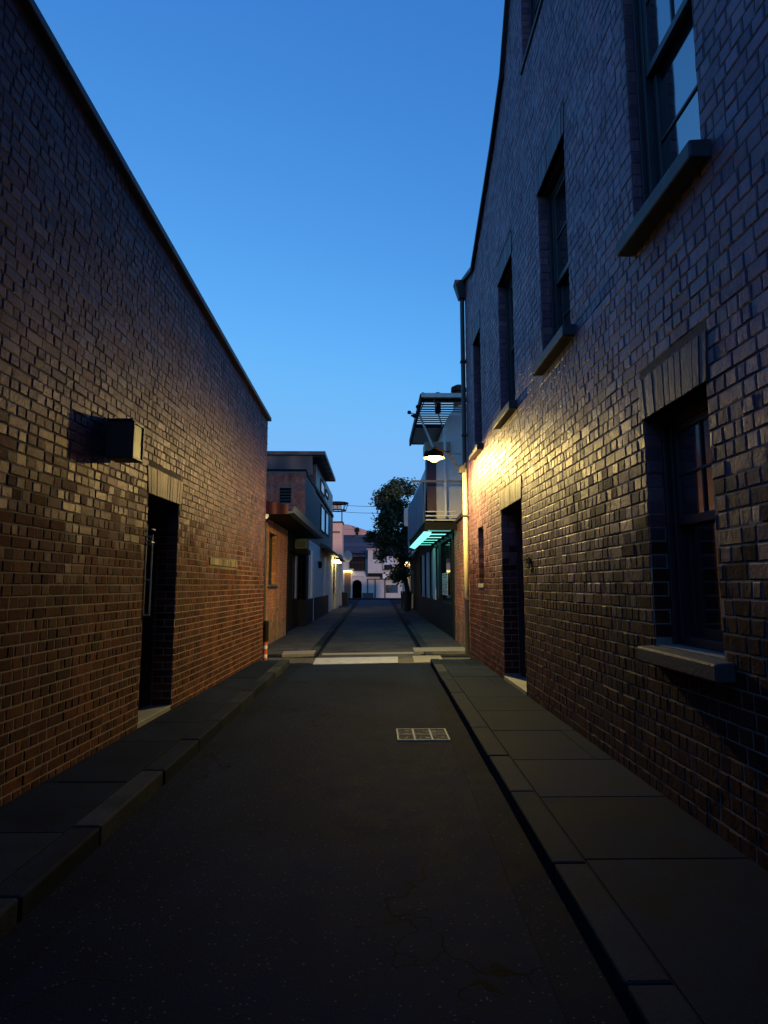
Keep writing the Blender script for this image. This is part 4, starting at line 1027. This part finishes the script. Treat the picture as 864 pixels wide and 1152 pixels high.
# floodlights on the edge of the sunshade
fl = thing('flood_lights', 'cluster of small dark spotlights on the street edge of the slatted sunshade', 'spotlight', (sx0-.05, 15.3, sz_))
q = MB(); y_ = 15.0
def fp3(px, py): x, z = D(y_, px, py); return Vector((x, y_, z))
q.tube([fp3(477, 452), fp3(474, 460), fp3(470, 466), fp3(462, 465)], .012, 6); q.tube([fp3(476, 452), fp3(475.5, 443)], .012, 6); q.tube([fp3(471, 466), fp3(470, 457)], .012, 6)
mesh_obj('arm', q, M['black'], fl)
for (a, b2, rr_) in ((475.5, 443.5, .05), (473.5, 447.5, .035), (470, 457.5, .055), (460.5, 464, .05), (466.5, 468, .055), (470.5, 464, .05), (463.5, 467.5, .03)):
    q = MB(); c = fp3(a, b2); q.lathe(c, [(0, -rr_), (rr_*.7, -rr_*.8), (rr_, -rr_*.1), (rr_*.85, rr_*.7), (0, rr_*.9)], 12, Vector((rnd.uniform(-1, 1), -.5, rnd.uniform(-1, 1)))); mesh_obj('lamp_head', q, M['black'], fl)
for (a, b2, w_, h_, lab) in ((492.5, 446.5, .1, .13, 'small dark vent cap near the middle of the sunshade edge'), (516, 441, .2, .22, 'larger dark vent cowl on the pale roof beside the gabled wall')):
    x, z = D(15.6 if w_ < .15 else 17.2, a, b2); y = 15.6 if w_ < .15 else 17.2
    q = MB(); q.lathe(Vector((x, y, z-h_)), [(0, -.3), (w_*.8, -.3), (w_*.8, h_*.9), (w_*1.15, h_), (w_*1.1, h_*1.6), (w_*.5, h_*1.9), (0, h_*1.9)], 14)
    tag(mesh_obj('roof_vent', q, M['black']), lab, 'vent')
# white sign at the end of the balcony
x, z0_ = D(22.6, 457.3, 592); _, z1_ = D(22.6, 457.3, 572)
q = MB(); q.box(x-.09, x+.07, 22.55, 22.62, z0_, z1_); q.tube([Vector((x+.02, 22.6, z1_-.1)), Vector((1.3, 22.6, z1_-.1))], .015, 6)
tag(mesh_obj('hanging_sign', q, M['white'], None, .01), 'narrow white sign panel hanging at the far end of the blue balcony screen', 'sign')

# far right shops
rs = thing('far_shop', 'shop with warm lit posts and a dark hood beyond the tree on the right', 'building', (4, 42, 0))
y_w = 35.0
q = MB(); q.box(2.35, 8, 31.5, 37.5, 0, 3.3); mesh_obj('dark_wall', q, M['black'], rs)
q = MB(); q.box(2.35, 8, 37.6, 50, 0, 3.6); mesh_obj('wall', q, M['cream'], rs)
q = MB(); q.box(1.75, 2.6, 36.5, 45, 2.95, 3.12); mesh_obj('hood', q, M['black'], rs)
for y in (38.2, 41.5, 44.5, 49): q = MB(); q.box(2.2, 2.36, y, y+.25, 0, 2.94 if y < 45 else 3.6); mesh_obj('pillar', q, M['white'], rs)
for y in (39, 42.5): q = MB(); q.box(2.3, 2.34, y, y+1.8, .9, 2.5); mesh_obj('window', q, M['glass'], rs)
q = MB(); q.box(2.0, 2.25, 38.5, 44.0, 2.86, 2.94); mesh_obj('light', q, M['yellow2'], rs)
wheelie(1.95, 37.0, 'nearer of two dark bins on the right pavement below the tree', 'bins on the right pavement')
wheelie(1.9, 38.6, 'farther of two dark bins on the right pavement below the tree', 'bins on the right pavement')

# ============================================================ TREE
def tree(base, h, crown_c, crown_r, label, seed, nclump=70, nleaf=170):
    r = random.Random(seed); t = thing('street_tree', label, 'tree', base)
    tr = MB(); top = crown_c + Vector((0, 0, -.2)); b0 = Vector(base)
    tr.tube([b0, b0+Vector((.05, .05, 1.2)), b0.lerp(top, .55)+Vector((.08, 0, 0)), top], .17, 9, r2=.07)
    cl = []
    while len(cl) < nclump:
        p = Vector((r.uniform(-1, 1), r.uniform(-1, 1), r.uniform(-1, 1)))
        if p.length > 1 or p.length < .25: continue
        q = crown_c + Vector((p.x*crown_r[0]*(1-.25*abs(p.z)), p.y*crown_r[1], p.z*crown_r[2])); cl.append(q)
    for q in cl[::3]:
        s = b0.lerp(top, r.uniform(.5, .95)); m = s.lerp(q, .5)+Vector((0, 0, -.15)); tr.tube([s, m, q], .045, 5, r2=.012)
    mesh_obj('trunk', tr, M['bark'], t)
    lf = MB()
    for q in cl:
        cr_ = r.uniform(.26, .5); tone = r.random()
        for _ in range(nleaf):
            d = Vector((r.gauss(0, 1), r.gauss(0, 1), r.gauss(0, .8)))*cr_*.55; p = q+d
            a = Vector((r.uniform(-1, 1), r.uniform(-1, 1), r.uniform(-.6, .6))).normalized(); b = a.orthogonal().normalized()
            b = (b*math.cos(r.random()*6)+a.cross(b)*math.sin(r.random()*6)).normalized(); s = r.uniform(.06, .125)
            lf.face([p-a*s, p+b*s*.55, p+a*s, p-b*s*.55], 0, (min(1, tone*.6+r.random()*.4),)*3)
    mesh_obj('crown', lf, M['leaf'], t)
tx, tz = D(34, 450, 595)
tree((1.75, 34, .05), 8, Vector((tx-.15, 34, tz+.1)), (1.7, 1.7, 2.9), 'dark leafy street tree rising behind the pale building on the right', 3, 78, 170)

# ============================================================ SKY AND LIGHT
w = bpy.data.worlds.new("World"); sc.world = w; w.use_nodes = True
nt = w.node_tree; nt.nodes.clear()
out = nt.nodes.new('ShaderNodeOutputWorld'); bg = nt.nodes.new('ShaderNodeBackground'); sky = nt.nodes.new('ShaderNodeTexSky')
sky.sky_type = 'NISHITA'; sky.sun_disc = False; SE, SR = R(6.0), R(155)
sky.sun_elevation = SE; sky.sun_rotation = SR; sky.air_density = 1.0; sky.dust_density = .3; sky.ozone_density = 6.0
sp = nt.nodes.new('ShaderNodeSeparateColor'); cb = nt.nodes.new('ShaderNodeCombineColor'); nt.links.new(sky.outputs[0], sp.inputs[0])
# grade the dusk sky per channel: k * (sky/ref)^g, written for background strength 0.1
def wm(op, a, b=0.0, c=None):
    m = nt.nodes.new('ShaderNodeMath'); m.operation = op
    for k, v in enumerate((a, b) if c is None else (a, b, c)):
        if isinstance(v, bpy.types.NodeSocket): nt.links.new(v, m.inputs[k])
        else: m.inputs[k].default_value = v
    return m.outputs[0]
for ci, (ref, val, g, top, d, glow) in enumerate(((.08, .45, 1.35, 2.0, 1.0, 1.6), (.44, 2.16, .95, 4.95, 1.6, .15), (1.4, 6.4, .62, 9.5, 1.0, .0))):
    x = wm('MULTIPLY', wm('POWER', wm('DIVIDE', sp.outputs[ci], ref), g), val)
    x = wm('SMOOTH_MIN', x, top, d)
    gl = wm('MINIMUM', wm('MULTIPLY', wm('MAXIMUM', wm('SUBTRACT', sp.outputs[0], 1.0), 0.0), glow), 4.5)
    nt.links.new(wm('ADD', x, gl), cb.inputs[ci])
nt.links.new(cb.outputs[0], bg.inputs[0]); nt.links.new(bg.outputs[0], out.inputs[0])
bg.inputs[1].default_value = .1
sd = bpy.data.lights.new('sun', 'SUN'); so = bpy.data.objects.new('sun', sd); col.objects.link(so)
sd.energy = 1.3; sd.color = (1, .64, .5); sd.angle = R(3)
# low afterglow from behind the camera, a little to the left
so.rotation_euler = (R(90-6), 0, R(25))
sc.view_settings.view_transform = 'Standard'; sc.view_settings.look = 'None'; sc.view_settings.gamma = 1; sc.view_settings.use_curve_mapping = False
sc.view_settings.exposure = 0.0
sc.cycles.use_denoising = True
sc.cycles.max_bounces = 6; sc.cycles.sample_clamp_indirect = 4
